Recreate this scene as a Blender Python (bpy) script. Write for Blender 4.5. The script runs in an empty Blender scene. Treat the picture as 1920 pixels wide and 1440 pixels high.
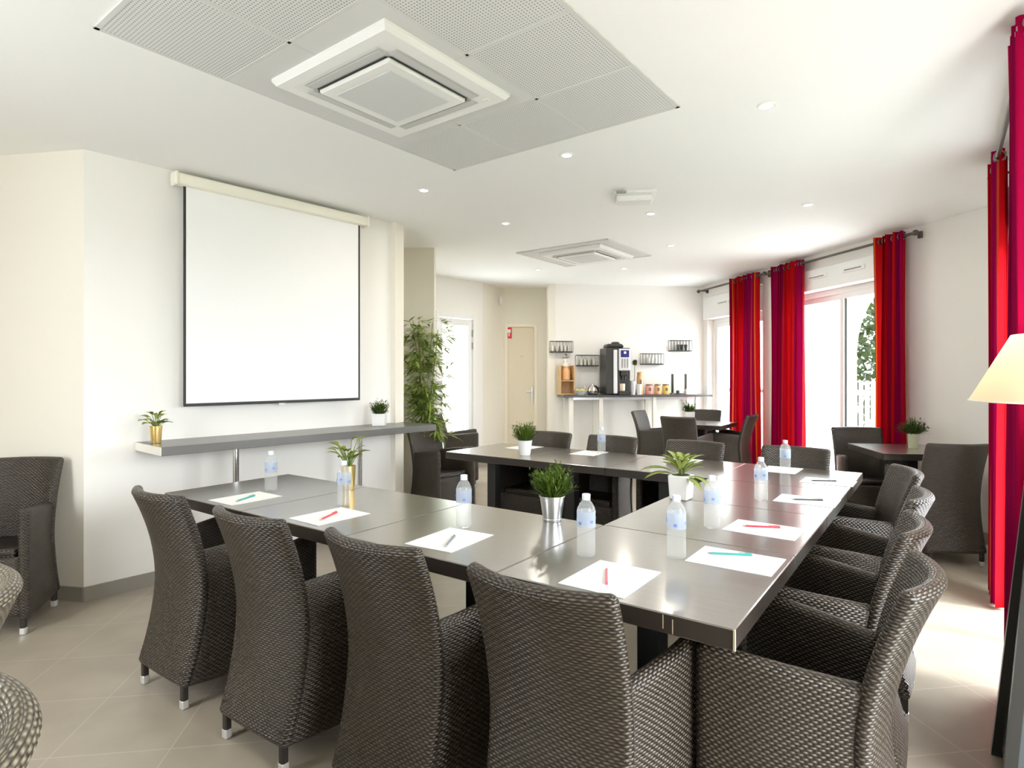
import bpy, bmesh, math, random
from mathutils import Vector, Matrix
random.seed(7)
PI = math.pi
sc = bpy.context.scene
COL = sc.collection
CEIL = 2.67

# ------------------------------------------------------------------ frames
def yawdirs(deg):
    a = math.radians(deg)
    return Vector((math.sin(a), math.cos(a))), Vector((math.cos(a), -math.sin(a)))
TV, TR = yawdirs(35.638)              # meeting table: along its right side / to its right
TU = -TR                              # along its near side, towards the screen wall
TB = Vector((.5239, 1.4111))          # near right corner of the meeting table
TROT = math.radians(-35.638)
def T(u, v, z=0.0):
    p = TB + TU * u + TV * v
    return Vector((p.x, p.y, z))
def rot_to(f):
    return math.atan2(-f[0], f[1])
SW = Vector((-2.5281, 3.5489)); SWD, SWN = yawdirs(40.557)   # screen wall start, direction, normal into the room
def S(s, n, z=0.0):
    p = SW + SWD * s + SWN * n
    return Vector((p.x, p.y, z))
WW = Vector((2.897, 9.122)); WWD = Vector((.195, -.981)); WWN = Vector((-.981, -.195))   # far window wall
def W(s, n, z=0.0):
    p = WW + WWD * s + WWN * n
    return Vector((p.x, p.y, z))
FD = Vector((-.9908, -.1349)); FN = Vector((.1349, -.9908))   # far wall, from its right corner leftwards
def F(q, n, z=0.0):
    p = WW + FD * q + FN * n
    return Vector((p.x, p.y, z))

# ------------------------------------------------------------------ materials
def nt(name):
    m = bpy.data.materials.new(name); m.use_nodes = True
    t = m.node_tree; t.nodes.clear()
    out = t.nodes.new('ShaderNodeOutputMaterial')
    return m, t, out
def P(name, col, rough=.5, metal=0., spec=.5, bump=0., bscale=60., var=0., vscale=8., **kw):
    m, t, out = nt(name)
    b = t.nodes.new('ShaderNodeBsdfPrincipled')
    b.inputs['Base Color'].default_value = (*col, 1); b.inputs['Roughness'].default_value = rough
    b.inputs['Metallic'].default_value = metal; b.inputs['Specular IOR Level'].default_value = spec
    for k, v in kw.items():
        b.inputs[k].default_value = v
    t.links.new(b.outputs[0], out.inputs[0])
    if bump or var:
        tc = t.nodes.new('ShaderNodeTexCoord')
    if var:
        n = t.nodes.new('ShaderNodeTexNoise'); n.inputs['Scale'].default_value = vscale; n.inputs['Detail'].default_value = 4
        t.links.new(tc.outputs['Object'], n.inputs['Vector'])
        r = t.nodes.new('ShaderNodeMix'); r.data_type = 'RGBA'
        r.inputs['A'].default_value = (*[c * (1 - var) for c in col], 1); r.inputs['B'].default_value = (*[min(1, c * (1 + var)) for c in col], 1)
        t.links.new(n.outputs[0], r.inputs['Factor']); t.links.new(r.outputs['Result'], b.inputs['Base Color'])
    if bump:
        n = t.nodes.new('ShaderNodeTexNoise'); n.inputs['Scale'].default_value = bscale
        t.links.new(tc.outputs['Object'], n.inputs['Vector'])
        bp = t.nodes.new('ShaderNodeBump'); bp.inputs['Strength'].default_value = bump; bp.inputs['Distance'].default_value = .002
        t.links.new(n.outputs[0], bp.inputs['Height']); t.links.new(bp.outputs[0], b.inputs['Normal'])
    return m
def mth(t, op, a, b=None):
    n = t.nodes.new('ShaderNodeMath'); n.operation = op
    for i, x in enumerate((a, b)):
        if x is None: continue
        if isinstance(x, (int, float)): n.inputs[i].default_value = x
        else: t.links.new(x, n.inputs[i])
    return n.outputs[0]
def weave_mat(name, cols, pu=.021, pv=.0080, rough=.33, dist=.0035):
    """woven strands: each row runs over and under the uprights, alternate rows shifted by half a step"""
    m, t, out = nt(name)
    b = t.nodes.new('ShaderNodeBsdfPrincipled'); b.inputs['Roughness'].default_value = rough; b.inputs['Specular IOR Level'].default_value = .6
    uv = t.nodes.new('ShaderNodeUVMap')
    s = t.nodes.new('ShaderNodeSeparateXYZ'); t.links.new(uv.outputs[0], s.inputs[0])
    rv = mth(t, 'DIVIDE', s.outputs[1], pv)
    row = mth(t, 'FLOOR', rv)
    half = mth(t, 'MULTIPLY', mth(t, 'FLOORED_MODULO', row, 2.0), PI)
    ph = mth(t, 'ADD', mth(t, 'MULTIPLY', s.outputs[0], 2 * PI / pu), half)
    over = mth(t, 'ADD', mth(t, 'MULTIPLY', mth(t, 'COSINE', ph), .5), .5)
    strand = mth(t, 'SINE', mth(t, 'MULTIPLY', mth(t, 'FRACT', rv), PI))
    h = mth(t, 'MULTIPLY', mth(t, 'ADD', mth(t, 'MULTIPLY', over, .8), .2), mth(t, 'POWER', strand, .7))
    no = t.nodes.new('ShaderNodeTexNoise'); no.inputs['Scale'].default_value = 70
    mp = t.nodes.new('ShaderNodeMapping'); mp.inputs['Scale'].default_value = (.35, 1.6, 1)
    t.links.new(uv.outputs[0], mp.inputs[0]); t.links.new(mp.outputs[0], no.inputs['Vector'])
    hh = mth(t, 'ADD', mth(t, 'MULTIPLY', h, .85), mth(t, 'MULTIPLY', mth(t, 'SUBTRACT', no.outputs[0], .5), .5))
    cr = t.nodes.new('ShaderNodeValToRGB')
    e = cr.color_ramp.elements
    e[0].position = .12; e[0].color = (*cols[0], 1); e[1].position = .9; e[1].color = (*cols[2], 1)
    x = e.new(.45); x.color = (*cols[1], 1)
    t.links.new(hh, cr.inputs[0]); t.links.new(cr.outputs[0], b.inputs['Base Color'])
    bp = t.nodes.new('ShaderNodeBump'); bp.inputs['Strength'].default_value = .9; bp.inputs['Distance'].default_value = dist
    t.links.new(h, bp.inputs['Height']); t.links.new(bp.outputs[0], b.inputs['Normal'])
    t.links.new(b.outputs[0], out.inputs[0])
    return m
def thin_clear(name, tint=(1, 1, 1), ior=1.45, rough=0., haze=0., hazecol=(.9, .95, 1)):
    m, t, out = nt(name)
    tr = t.nodes.new('ShaderNodeBsdfTransparent'); tr.inputs[0].default_value = (*tint, 1)
    gl = t.nodes.new('ShaderNodeBsdfGlossy'); gl.inputs['Roughness'].default_value = rough
    lw = t.nodes.new('ShaderNodeLayerWeight'); f0 = ((ior - 1) / (ior + 1)) ** 2
    fr = mth(t, 'ADD', mth(t, 'MULTIPLY', mth(t, 'POWER', lw.outputs['Facing'], 5.0), 1 - f0), f0)
    mx = t.nodes.new('ShaderNodeMixShader')
    t.links.new(fr, mx.inputs[0]); t.links.new(tr.outputs[0], mx.inputs[1]); t.links.new(gl.outputs[0], mx.inputs[2])
    last = mx
    if haze:
        d = t.nodes.new('ShaderNodeBsdfTranslucent'); d.inputs[0].default_value = (*hazecol, 1)
        d2 = t.nodes.new('ShaderNodeBsdfDiffuse'); d2.inputs[0].default_value = (*hazecol, 1)
        a = t.nodes.new('ShaderNodeMixShader'); a.inputs[0].default_value = .5
        t.links.new(d.outputs[0], a.inputs[1]); t.links.new(d2.outputs[0], a.inputs[2])
        m2 = t.nodes.new('ShaderNodeMixShader'); m2.inputs[0].default_value = haze
        t.links.new(mx.outputs[0], m2.inputs[1]); t.links.new(a.outputs[0], m2.inputs[2]); last = m2
    t.links.new(last.outputs[0], out.inputs[0])
    return m
def emis(name, col, st):
    m, t, out = nt(name)
    e = t.nodes.new('ShaderNodeEmission'); e.inputs[0].default_value = (*col, 1); e.inputs[1].default_value = st
    t.links.new(e.outputs[0], out.inputs[0]); return m
def leafmat(name, c1, c2, edge=None):
    m, t, out = nt(name)
    geo = t.nodes.new('ShaderNodeNewGeometry')
    mx = t.nodes.new('ShaderNodeMix'); mx.data_type = 'RGBA'
    mx.inputs['A'].default_value = (*c1, 1); mx.inputs['B'].default_value = (*c2, 1)
    t.links.new(geo.outputs['Random Per Island'], mx.inputs['Factor'])
    colr = mx.outputs['Result']
    if edge:
        uv = t.nodes.new('ShaderNodeUVMap'); s = t.nodes.new('ShaderNodeSeparateXYZ'); t.links.new(uv.outputs[0], s.inputs[0])
        d = mth(t, 'MULTIPLY', mth(t, 'ABSOLUTE', mth(t, 'SUBTRACT', s.outputs[0], .5)), 2.0)
        f = mth(t, 'LESS_THAN', d, .62)
        m2 = t.nodes.new('ShaderNodeMix'); m2.data_type = 'RGBA'; m2.inputs['B'].default_value = (*edge, 1)
        t.links.new(f, m2.inputs['Factor']); t.links.new(colr, m2.inputs['A']); colr = m2.outputs['Result']
    b = t.nodes.new('ShaderNodeBsdfPrincipled'); b.inputs['Roughness'].default_value = .45
    tl = t.nodes.new('ShaderNodeBsdfTranslucent')
    t.links.new(colr, b.inputs['Base Color']); t.links.new(colr, tl.inputs[0])
    ms = t.nodes.new('ShaderNodeMixShader'); ms.inputs[0].default_value = .35
    t.links.new(b.outputs[0], ms.inputs[1]); t.links.new(tl.outputs[0], ms.inputs[2]); t.links.new(ms.outputs[0], out.inputs[0])
    return m
def curtain_mat():
    m, t, out = nt('striped_curtain_cloth')
    uv = t.nodes.new('ShaderNodeUVMap'); s = t.nodes.new('ShaderNodeSeparateXYZ'); t.links.new(uv.outputs[0], s.inputs[0])
    fr = mth(t, 'FRACT', mth(t, 'DIVIDE', s.outputs[0], .62))
    cr = t.nodes.new('ShaderNodeValToRGB'); cr.color_ramp.interpolation = 'CONSTANT'
    st = [(0, (.50, .004, .010)), (.16, (.34, .002, .045)), (.33, (.72, .14, .02)), (.35, (.52, .008, .010)), (.52, (.26, .002, .05)),
          (.66, (.48, .02, .02)), (.68, (.40, .003, .015)), (.84, (.30, .002, .06)), (.97, (.60, .07, .02))]
    e = cr.color_ramp.elements
    while len(e) < len(st): e.new(.5)
    for el, (p, c) in zip(e, st): el.position = p; el.color = (*c, 1)
    t.links.new(fr, cr.inputs[0])
    d = t.nodes.new('ShaderNodeBsdfPrincipled'); d.inputs['Roughness'].default_value = .8; d.inputs['Specular IOR Level'].default_value = .04
    tl = t.nodes.new('ShaderNodeBsdfTranslucent')
    t.links.new(cr.outputs[0], d.inputs['Base Color']); t.links.new(cr.outputs[0], tl.inputs[0])
    ms = t.nodes.new('ShaderNodeMixShader'); ms.inputs[0].default_value = .2
    t.links.new(d.outputs[0], ms.inputs[1]); t.links.new(tl.outputs[0], ms.inputs[2]); t.links.new(ms.outputs[0], out.inputs[0])
    return m
def floor_mat():
    m, t, out = nt('floor_tile')
    tc = t.nodes.new('ShaderNodeTexCoord')
    mp = t.nodes.new('ShaderNodeMapping'); mp.inputs['Rotation'].default_value = (0, 0, math.radians(-7.8)); mp.inputs['Location'].default_value = (.12, .1, 0)
    t.links.new(tc.outputs['Object'], mp.inputs[0])
    br = t.nodes.new('ShaderNodeTexBrick'); br.offset = 0; br.squash = 1
    br.inputs['Scale'].default_value = 1; br.inputs['Mortar Size'].default_value = .0035; br.inputs['Mortar Smooth'].default_value = .3
    br.inputs['Brick Width'].default_value = .4; br.inputs['Row Height'].default_value = .4
    br.inputs['Color1'].default_value = (.39, .335, .26, 1); br.inputs['Color2'].default_value = (.42, .362, .285, 1); br.inputs['Mortar'].default_value = (.50, .44, .36, 1)
    t.links.new(mp.outputs[0], br.inputs['Vector'])
    no = t.nodes.new('ShaderNodeTexNoise'); no.inputs['Scale'].default_value = 5; no.inputs['Detail'].default_value = 6
    t.links.new(mp.outputs[0], no.inputs['Vector'])
    mx = t.nodes.new('ShaderNodeMix'); mx.data_type = 'RGBA'; mx.blend_type = 'MULTIPLY'; mx.inputs['Factor'].default_value = .35
    cr = t.nodes.new('ShaderNodeValToRGB'); cr.color_ramp.elements[0].position = .3; cr.color_ramp.elements[0].color = (.6, .6, .6, 1); cr.color_ramp.elements[1].position = .7
    t.links.new(no.outputs[0], cr.inputs[0]); t.links.new(br.outputs['Color'], mx.inputs['A']); t.links.new(cr.outputs[0], mx.inputs['B'])
    b = t.nodes.new('ShaderNodeBsdfPrincipled'); b.inputs['Roughness'].default_value = .36
    t.links.new(mx.outputs['Result'], b.inputs['Base Color']); t.links.new(b.outputs[0], out.inputs[0])
    return m
def table_mat():
    m, t, out = nt('dark_stained_wood')
    tc = t.nodes.new('ShaderNodeTexCoord')
    mp = t.nodes.new('ShaderNodeMapping'); mp.inputs['Scale'].default_value = (3, 40, 40)
    t.links.new(tc.outputs['Object'], mp.inputs[0])
    no = t.nodes.new('ShaderNodeTexNoise'); no.inputs['Scale'].default_value = 2; no.inputs['Detail'].default_value = 5
    t.links.new(mp.outputs[0], no.inputs['Vector'])
    mx = t.nodes.new('ShaderNodeMix'); mx.data_type = 'RGBA'; mx.inputs['A'].default_value = (.078, .064, .052, 1); mx.inputs['B'].default_value = (.130, .109, .089, 1)
    t.links.new(no.outputs[0], mx.inputs['Factor'])
    b = t.nodes.new('ShaderNodeBsdfPrincipled'); b.inputs['Roughness'].default_value = .32; b.inputs['IOR'].default_value = 1.9; b.inputs['Coat Weight'].default_value = 1; b.inputs['Coat IOR'].default_value = 1.7; b.inputs['Coat Roughness'].default_value = .17
    t.links.new(mx.outputs['Result'], b.inputs['Base Color']); t.links.new(b.outputs[0], out.inputs[0])
    return m
def perforated():
    m, t, out = nt('perforated_metal_tile')
    tc = t.nodes.new('ShaderNodeTexCoord')
    s = t.nodes.new('ShaderNodeSeparateXYZ'); t.links.new(tc.outputs['Object'], s.inputs[0])
    px = mth(t, 'SUBTRACT', mth(t, 'FRACT', mth(t, 'DIVIDE', s.outputs[0], .014)), .5)
    py = mth(t, 'SUBTRACT', mth(t, 'FRACT', mth(t, 'DIVIDE', s.outputs[1], .014)), .5)
    r = mth(t, 'SQRT', mth(t, 'ADD', mth(t, 'MULTIPLY', px, px), mth(t, 'MULTIPLY', py, py)))
    hole = mth(t, 'LESS_THAN', r, .24)
    mx = t.nodes.new('ShaderNodeMix'); mx.data_type = 'RGBA'; mx.inputs['A'].default_value = (.72, .72, .71, 1); mx.inputs['B'].default_value = (.30, .30, .30, 1)
    t.links.new(hole, mx.inputs['Factor'])
    b = t.nodes.new('ShaderNodeBsdfPrincipled'); b.inputs['Roughness'].default_value = .6
    t.links.new(mx.outputs['Result'], b.inputs['Base Color']); t.links.new(b.outputs[0], out.inputs[0])
    return m

M = dict(
    wall=P('wall_paint', (.83, .79, .70), .85, bump=.08, bscale=180), wallw=P('white_wall_paint', (.88, .86, .82), .85, bump=.08, bscale=180),
    ceil=P('ceiling_paint', (.93, .93, .915), .9), floor=floor_mat(), skirt=P('skirting_tile', (.30, .275, .24), .4, var=.08),
    weave=weave_mat('dark_rattan_weave', ((.008, .0055, .004), (.044, .032, .022), (.135, .102, .073))),
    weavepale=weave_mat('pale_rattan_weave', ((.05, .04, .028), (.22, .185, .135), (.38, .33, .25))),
    legm=P('dark_leg_metal', (.028, .023, .02), .4), cap=P('bright_foot_cap', (.80, .80, .79), .3, .6),
    table=table_mat(), edge=P('dark_table_edging', (.034, .026, .021), .4, spec=.4), worn=P('worn_edge', (.42, .36, .26), .6), black=P('black_steel', (.016, .015, .014), .45), white=P('white_plastic', (.86, .86, .84), .4),
    perf=perforated(), grey=P('grey_slot', (.33, .33, .32), .6), dark=P('dark_slot', (.03, .03, .03), .6), trimw=P('ceiling_grid_metal', (.66, .66, .64), .5),
    paper=P('paper', (.93, .92, .90), .8), shelf=P('grey_shelf_laminate', (.13, .125, .115), .3, spec=.7), chrome=P('chrome', (.78, .77, .75), .18, 1.),
    screen=P('projection_cloth', (.93, .93, .93), .9), screenb=P('black_border', (.03, .03, .032), .6), casing=P('cream_casing', (.90, .87, .76), .5),
    gold=P('gold_pot', (.72, .52, .20), .3, .8), potw=P('white_glaze', (.88, .87, .85), .3), zinc=P('zinc_pot', (.70, .71, .72), .32, 1., bump=.1), potg=P('pale_green_pot', (.60, .62, .42), .4),
    soil=P('soil', (.03, .022, .015), .9), grass=leafmat('grass_blade', (.035, .075, .008), (.17, .26, .03)), grassd=leafmat('dark_grass_blade', (.025, .055, .008), (.12, .18, .03)),
    leafv=leafmat('variegated_leaf', (.06, .13, .02), (.14, .24, .04), (.50, .55, .16)), leafd=leafmat('broad_leaf', (.05, .10, .015), (.42, .48, .06)),
    bamboo=leafmat('bamboo_leaf', (.09, .18, .025), (.55, .66, .15)), cane=P('cane', (.30, .30, .10), .5, var=.3), stem=P('stem', (.16, .22, .05), .5),
    curtain=curtain_mat(), rod=P('rod_metal', (.12, .11, .10), .35, .7), ring=P('eyelet_metal', (.30, .27, .24), .3, .9),
    frame=P('white_window_frame', (.88, .88, .87), .35), frameg=P('grey_gasket', (.16, .17, .18), .5), glass=thin_clear('window_glass', (.97, .985, .98)),
    pet=thin_clear('bottle_plastic', (.955, .965, .96), 1.33, .03, .22, (.96, .97, .96)), label=thin_clear('bottle_label_film', (.82, .87, .95), 1.4, .15, .45, (.76, .83, .97)),  # white haze of the bottle stands in for light refracted by its water
    capb=P('pale_blue_cap', (.70, .75, .89), .4), labelb=P('blue_print', (.16, .22, .55), .4),
    doorp=P('door_paint', (.78, .70, .55), .5), doort=P('door_frame_paint', (.86, .80, .66), .45), red=P('red_sign', (.70, .04, .06), .5), steel=P('brushed_steel', (.55, .55, .55), .3, 1.),
    machine=P('machine_black', (.035, .033, .03), .35), silver=P('machine_silver', (.80, .81, .83), .3, .5), blue=P('machine_display', (.03, .03, .22), .2), wood=P('crate_wood', (.62, .40, .20), .6, var=.2),
    amber=P('amber_jar', (.78, .45, .20), .25), pink=P('pink_jar', (.82, .36, .30), .25), yellow=P('yellow_jar', (.85, .58, .16), .25), lemon=P('lemon_skin', (.80, .66, .10), .45), lid=P('dark_lid', (.22, .14, .10), .4),
    clear=thin_clear('clear_jar', (.93, .93, .90), 1.4, .02, .08), wire=P('black_wire', (.05, .048, .045), .4), counter=P('counter_top', (.075, .075, .078), .3), cream=P('cream_lacquer', (.86, .82, .74), .4),
    lampbase=P('lamp_dark_wood', (.022, .022, .02), .35), lamppan=P('lamp_smoked_panel', (.07, .08, .085), .35), outw=P('render_white', (.85, .84, .80), .9), outg=P('terrace_stone', (.74, .73, .70), .8), blocker=P('light_blocker_render', (.55, .56, .50), .9), darkground=P('dark_ground_green', (.13, .145, .10), .9, var=.3),
    fence=P('fence_white', (.86, .87, .88), .6), hedge=leafmat('garden_leaf', (.010, .028, .004), (.055, .085, .014)), spot=emis('spot_lens', (1, .95, .86), 14), pale=P('pale_cabinet_top', (.70, .58, .44), .5),
)
def shade_mat():
    m, t, out = nt('cream_lampshade')
    tl = t.nodes.new('ShaderNodeBsdfTranslucent'); tl.inputs[0].default_value = (.80, .68, .48, 1)
    d = t.nodes.new('ShaderNodeBsdfDiffuse'); d.inputs[0].default_value = (.76, .68, .53, 1)
    ms = t.nodes.new('ShaderNodeMixShader'); ms.inputs[0].default_value = .5
    t.links.new(d.outputs[0], ms.inputs[1]); t.links.new(tl.outputs[0], ms.inputs[2]); t.links.new(ms.outputs[0], out.inputs[0]); return m
M['shade'] = shade_mat()
PENC = {'teal': (.05, .36, .32), 'red': (.62, .03, .06), 'grey': (.16, .19, .22), 'green': (.12, .45, .33), 'dark': (.05, .05, .055), 'rose': (.70, .12, .18)}
for k, c in PENC.items(): M['pen_' + k] = P('pen_' + k, c, .3)

# ------------------------------------------------------------------ mesh helpers
def new():
    bm = bmesh.new(); bm.loops.layers.uv.new('UVMap'); return bm
def mesh(name, bm, *mats, ang=.5):
    me = bpy.data.meshes.new(name)
    bmesh.ops.recalc_face_normals(bm, faces=[f for f in bm.faces if not f.tag])
    bm.to_mesh(me); bm.free()
    for m in mats: me.materials.append(M[m])
    me.polygons.foreach_set('use_smooth', [True] * len(me.polygons))
    me.set_sharp_from_angle(angle=ang)
    return me
def obj(name, bm, mats, parent=None, loc=None, rz=0, ang=.5):
    if isinstance(mats, str): mats = (mats,)
    me = bm if isinstance(bm, bpy.types.Mesh) else mesh(name, bm, *mats, ang=ang)
    o = bpy.data.objects.new(name, me); COL.objects.link(o)
    if parent: o.parent = parent
    if loc is not None: o.location = loc
    if rz: o.rotation_euler.z = rz
    return o
def tag(o, label, cat, group=None, kind=None):
    if label: o['label'] = label
    if cat: o['category'] = cat
    if group: o['group'] = group
    if kind: o['kind'] = kind
    return o
def thing(name, label, cat, loc=(0, 0, 0), rz=0, group=None):
    o = bpy.data.objects.new(name, None); COL.objects.link(o); o.empty_display_size = .1
    o.location = loc; o.rotation_euler.z = rz
    return tag(o, label, cat, group)
def struct(name, bm, mats, loc=None, rz=0, parent=None):
    o = obj(name, bm, mats, parent, loc, rz)
    if not parent: o['kind'] = 'structure'
    return o
def kids(o): return [c for c in bpy.data.objects if c.parent == o]
def dup(root, loc, rz, label, group=None):
    def cp(o, par):
        c = o.copy(); COL.objects.link(c)
        if par: c.parent = par
        for k in CH.get(o.name, []): cp(k, c)
        return c
    CH = {}
    for o in bpy.data.objects:
        if o.parent: CH.setdefault(o.parent.name, []).append(o)
    r = cp(root, None); r.location = loc; r.rotation_euler.z = rz; r['label'] = label
    if group: r['group'] = group
    return r
def box(bm, c, s, bev=0., rz=0., mi=0, seg=1, taper=None, uvs=True):
    r = bmesh.ops.create_cube(bm, size=1)
    vs = r['verts']
    for v in vs:
        k = 1
        if taper and v.co.z > 0: k = taper
        v.co = Vector((v.co.x * s[0] * k, v.co.y * s[1] * k, v.co.z * s[2]))
    fs = list({f for v in vs for f in v.link_faces})
    if bev:
        es = list({e for v in vs for e in v.link_edges})
        g = bmesh.ops.bevel(bm, geom=es, offset=bev, segments=seg, affect='EDGES', profile=.5)
        fs = list({f for f in g['faces']} | {f for f in fs if f.is_valid})
        vs = list({v for f in fs for v in f.verts})
    uvl = bm.loops.layers.uv.active
    for f in fs:
        f.material_index = mi
        n = f.normal
        for l in f.loops:
            p = l.vert.co
            l[uvl].uv = (p.y, p.z) if abs(n.x) > .7 else ((p.x, p.z) if abs(n.y) > .7 else (p.x, p.y))
    mt = Matrix.Translation(Vector(c)) @ Matrix.Rotation(rz, 4, 'Z')
    for v in vs: v.co = mt @ v.co
    return vs
def lathe(bm, prof, n=24, c=(0, 0, 0), mi=0, cap=True):
    rings = []
    for r, z in prof:
        rings.append([bm.verts.new((c[0] + r * math.cos(2 * PI * i / n), c[1] + r * math.sin(2 * PI * i / n), c[2] + z)) for i in range(n)])
    for a, b in zip(rings, rings[1:]):
        for i in range(n):
            f = bm.faces.new((a[i], a[(i + 1) % n], b[(i + 1) % n], b[i])); f.material_index = mi
    if cap:
        for ring in (rings[0], rings[-1]):
            f = bm.faces.new(ring); f.material_index = mi
def tube(bm, pts, r, n=8, mi=0, r2=None):
    pts = [Vector(p) for p in pts]; rings = []
    for k, p in enumerate(pts):
        d = (pts[min(k + 1, len(pts) - 1)] - pts[max(k - 1, 0)]).normalized()
        a = d.orthogonal().normalized() if abs(d.z) > .99 else d.cross(Vector((0, 0, 1))).normalized()
        b = d.cross(a)
        rr = r if r2 is None else r + (r2 - r) * k / (len(pts) - 1)
        rings.append([bm.verts.new(p + a * rr * math.cos(2 * PI * i / n) + b * rr * math.sin(2 * PI * i / n)) for i in range(n)])
    for a, b in zip(rings, rings[1:]):
        for i in range(n):
            f = bm.faces.new((a[i], a[(i + 1) % n], b[(i + 1) % n], b[i])); f.material_index = mi
    for ring in (rings[0], rings[-1]):
        bm.faces.new(ring).material_index = mi
def prism(bm, pts, z0, z1, mi=0):
    a = [bm.verts.new((p[0], p[1], z0)) for p in pts]; b = [bm.verts.new((p[0], p[1], z1)) for p in pts]
    n = len(pts)
    for i in range(n):
        bm.faces.new((a[i], a[(i + 1) % n], b[(i + 1) % n], b[i])).material_index = mi
    bm.faces.new(a).material_index = mi; bm.faces.new(b).material_index = mi
def panel(bm, fn, th, nt_=14, nh=16, cap=5, mi=0):
    """a woven panel: centre line fn(t, h) swept up from h=0 to 1, thickness th, rounded ends and rounded top and bottom; UV in metres"""
    uvl = bm.loops.layers.uv.active
    loops = []
    hs = [(0., -1 + k / 3., True) for k in range(3)] + [(k / nh, 0., False) for k in range(nh + 1)] + [(1., (k + 1) / cap, True) for k in range(cap)]
    vlen = 0.; prev = None
    for h, e, isc in hs:
        ang = e * PI / 2
        half = th / 2 * (math.cos(ang) if isc else 1.); half = max(half, .0008); dz = th / 2 * math.sin(ang) if isc else 0.
        C = [Vector(fn(i / nt_, h)) for i in range(nt_ + 1)]
        N = []; D = []
        for i in range(nt_ + 1):
            d = C[min(i + 1, nt_)] - C[max(i - 1, 0)]; d.z = 0; d.normalize(); D.append(d); N.append(Vector((-d.y, d.x, 0)))
        ring = [C[i] + N[i] * half for i in range(nt_ + 1)]
        for k in range(1, 7):
            a = PI / 2 - PI * k / 7; ring.append(C[-1] + D[-1] * half * math.cos(a) + N[-1] * half * math.sin(a))
        ring += [C[i] - N[i] * half for i in range(nt_, -1, -1)]
        for k in range(1, 7):
            a = -PI / 2 - PI * k / 7; ring.append(C[0] + D[0] * half * math.cos(a) + N[0] * half * math.sin(a))
        up = Vector((0, 0, dz))
        ring = [p + up for p in ring]
        mid = C[nt_ // 2] + up + N[nt_ // 2] * half
        if prev is not None: vlen += (mid - prev).length
        prev = mid
        us = [0.]
        for i in range(len(ring)): us.append(us[-1] + (ring[(i + 1) % len(ring)] - ring[i]).length)
        loops.append(([bm.verts.new(p) for p in ring], us, vlen))
    base = loops[5][1]
    for (a, _, va), (b, _, vb) in zip(loops, loops[1:]):
        n = len(a)
        for i in range(n):
            j = (i + 1) % n
            f = bm.faces.new((a[i], a[j], b[j], b[i])); f.material_index = mi
            for l, uv in zip(f.loops, ((base[i], va), (base[i + 1], va), (base[i + 1], vb), (base[i], vb))): l[uvl].uv = uv
    bm.faces.new(loops[0][0]); bm.faces.new(loops[-1][0])
def leaf(bm, p, d, up, L, w, droop=.3, n=4, mi=0, fold=.25):
    """one lens-shaped leaf from p along d; UV u across, v along"""
    uvl = bm.loops.layers.uv.active
    d = Vector(d).normalized(); up = Vector(up); side = d.cross(up)
    if side.length < 1e-4: side = d.orthogonal()
    side.normalize(); nrm = side.cross(d).normalized()
    rows = []
    for k in range(n + 1):
        t = k / n
        c = Vector(p) + d * L * t + Vector((0, 0, -droop * L * t * t))
        ww = w * .5 * math.sin(PI * min(1, .08 + t * .92)) ** .8 if k < n else .0005
        rows.append((bm.verts.new(c - side * ww + nrm * ww * fold), bm.verts.new(c), bm.verts.new(c + side * ww + nrm * ww * fold), t))
    for a, b in zip(rows, rows[1:]):
        for (i, u0, u1) in ((0, 0, .5), (1, .5, 1)):
            f = bm.faces.new((a[i], a[i + 1], b[i + 1], b[i])); f.material_index = mi; f.tag = True
            for l, uv in zip(f.loops, ((u0, a[3]), (u1, a[3]), (u1, b[3]), (u0, b[3]))): l[uvl].uv = uv
def sphere(bm, c, r, seg=16, sz=1., mi=0):
    g = bmesh.ops.create_uvsphere(bm, u_segments=seg, v_segments=seg // 2, radius=r)
    for v in g['verts']: v.co = Vector((v.co.x, v.co.y, v.co.z * sz)) + Vector(c)
    for f in {f for v in g['verts'] for f in v.link_faces}: f.material_index = mi

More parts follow.
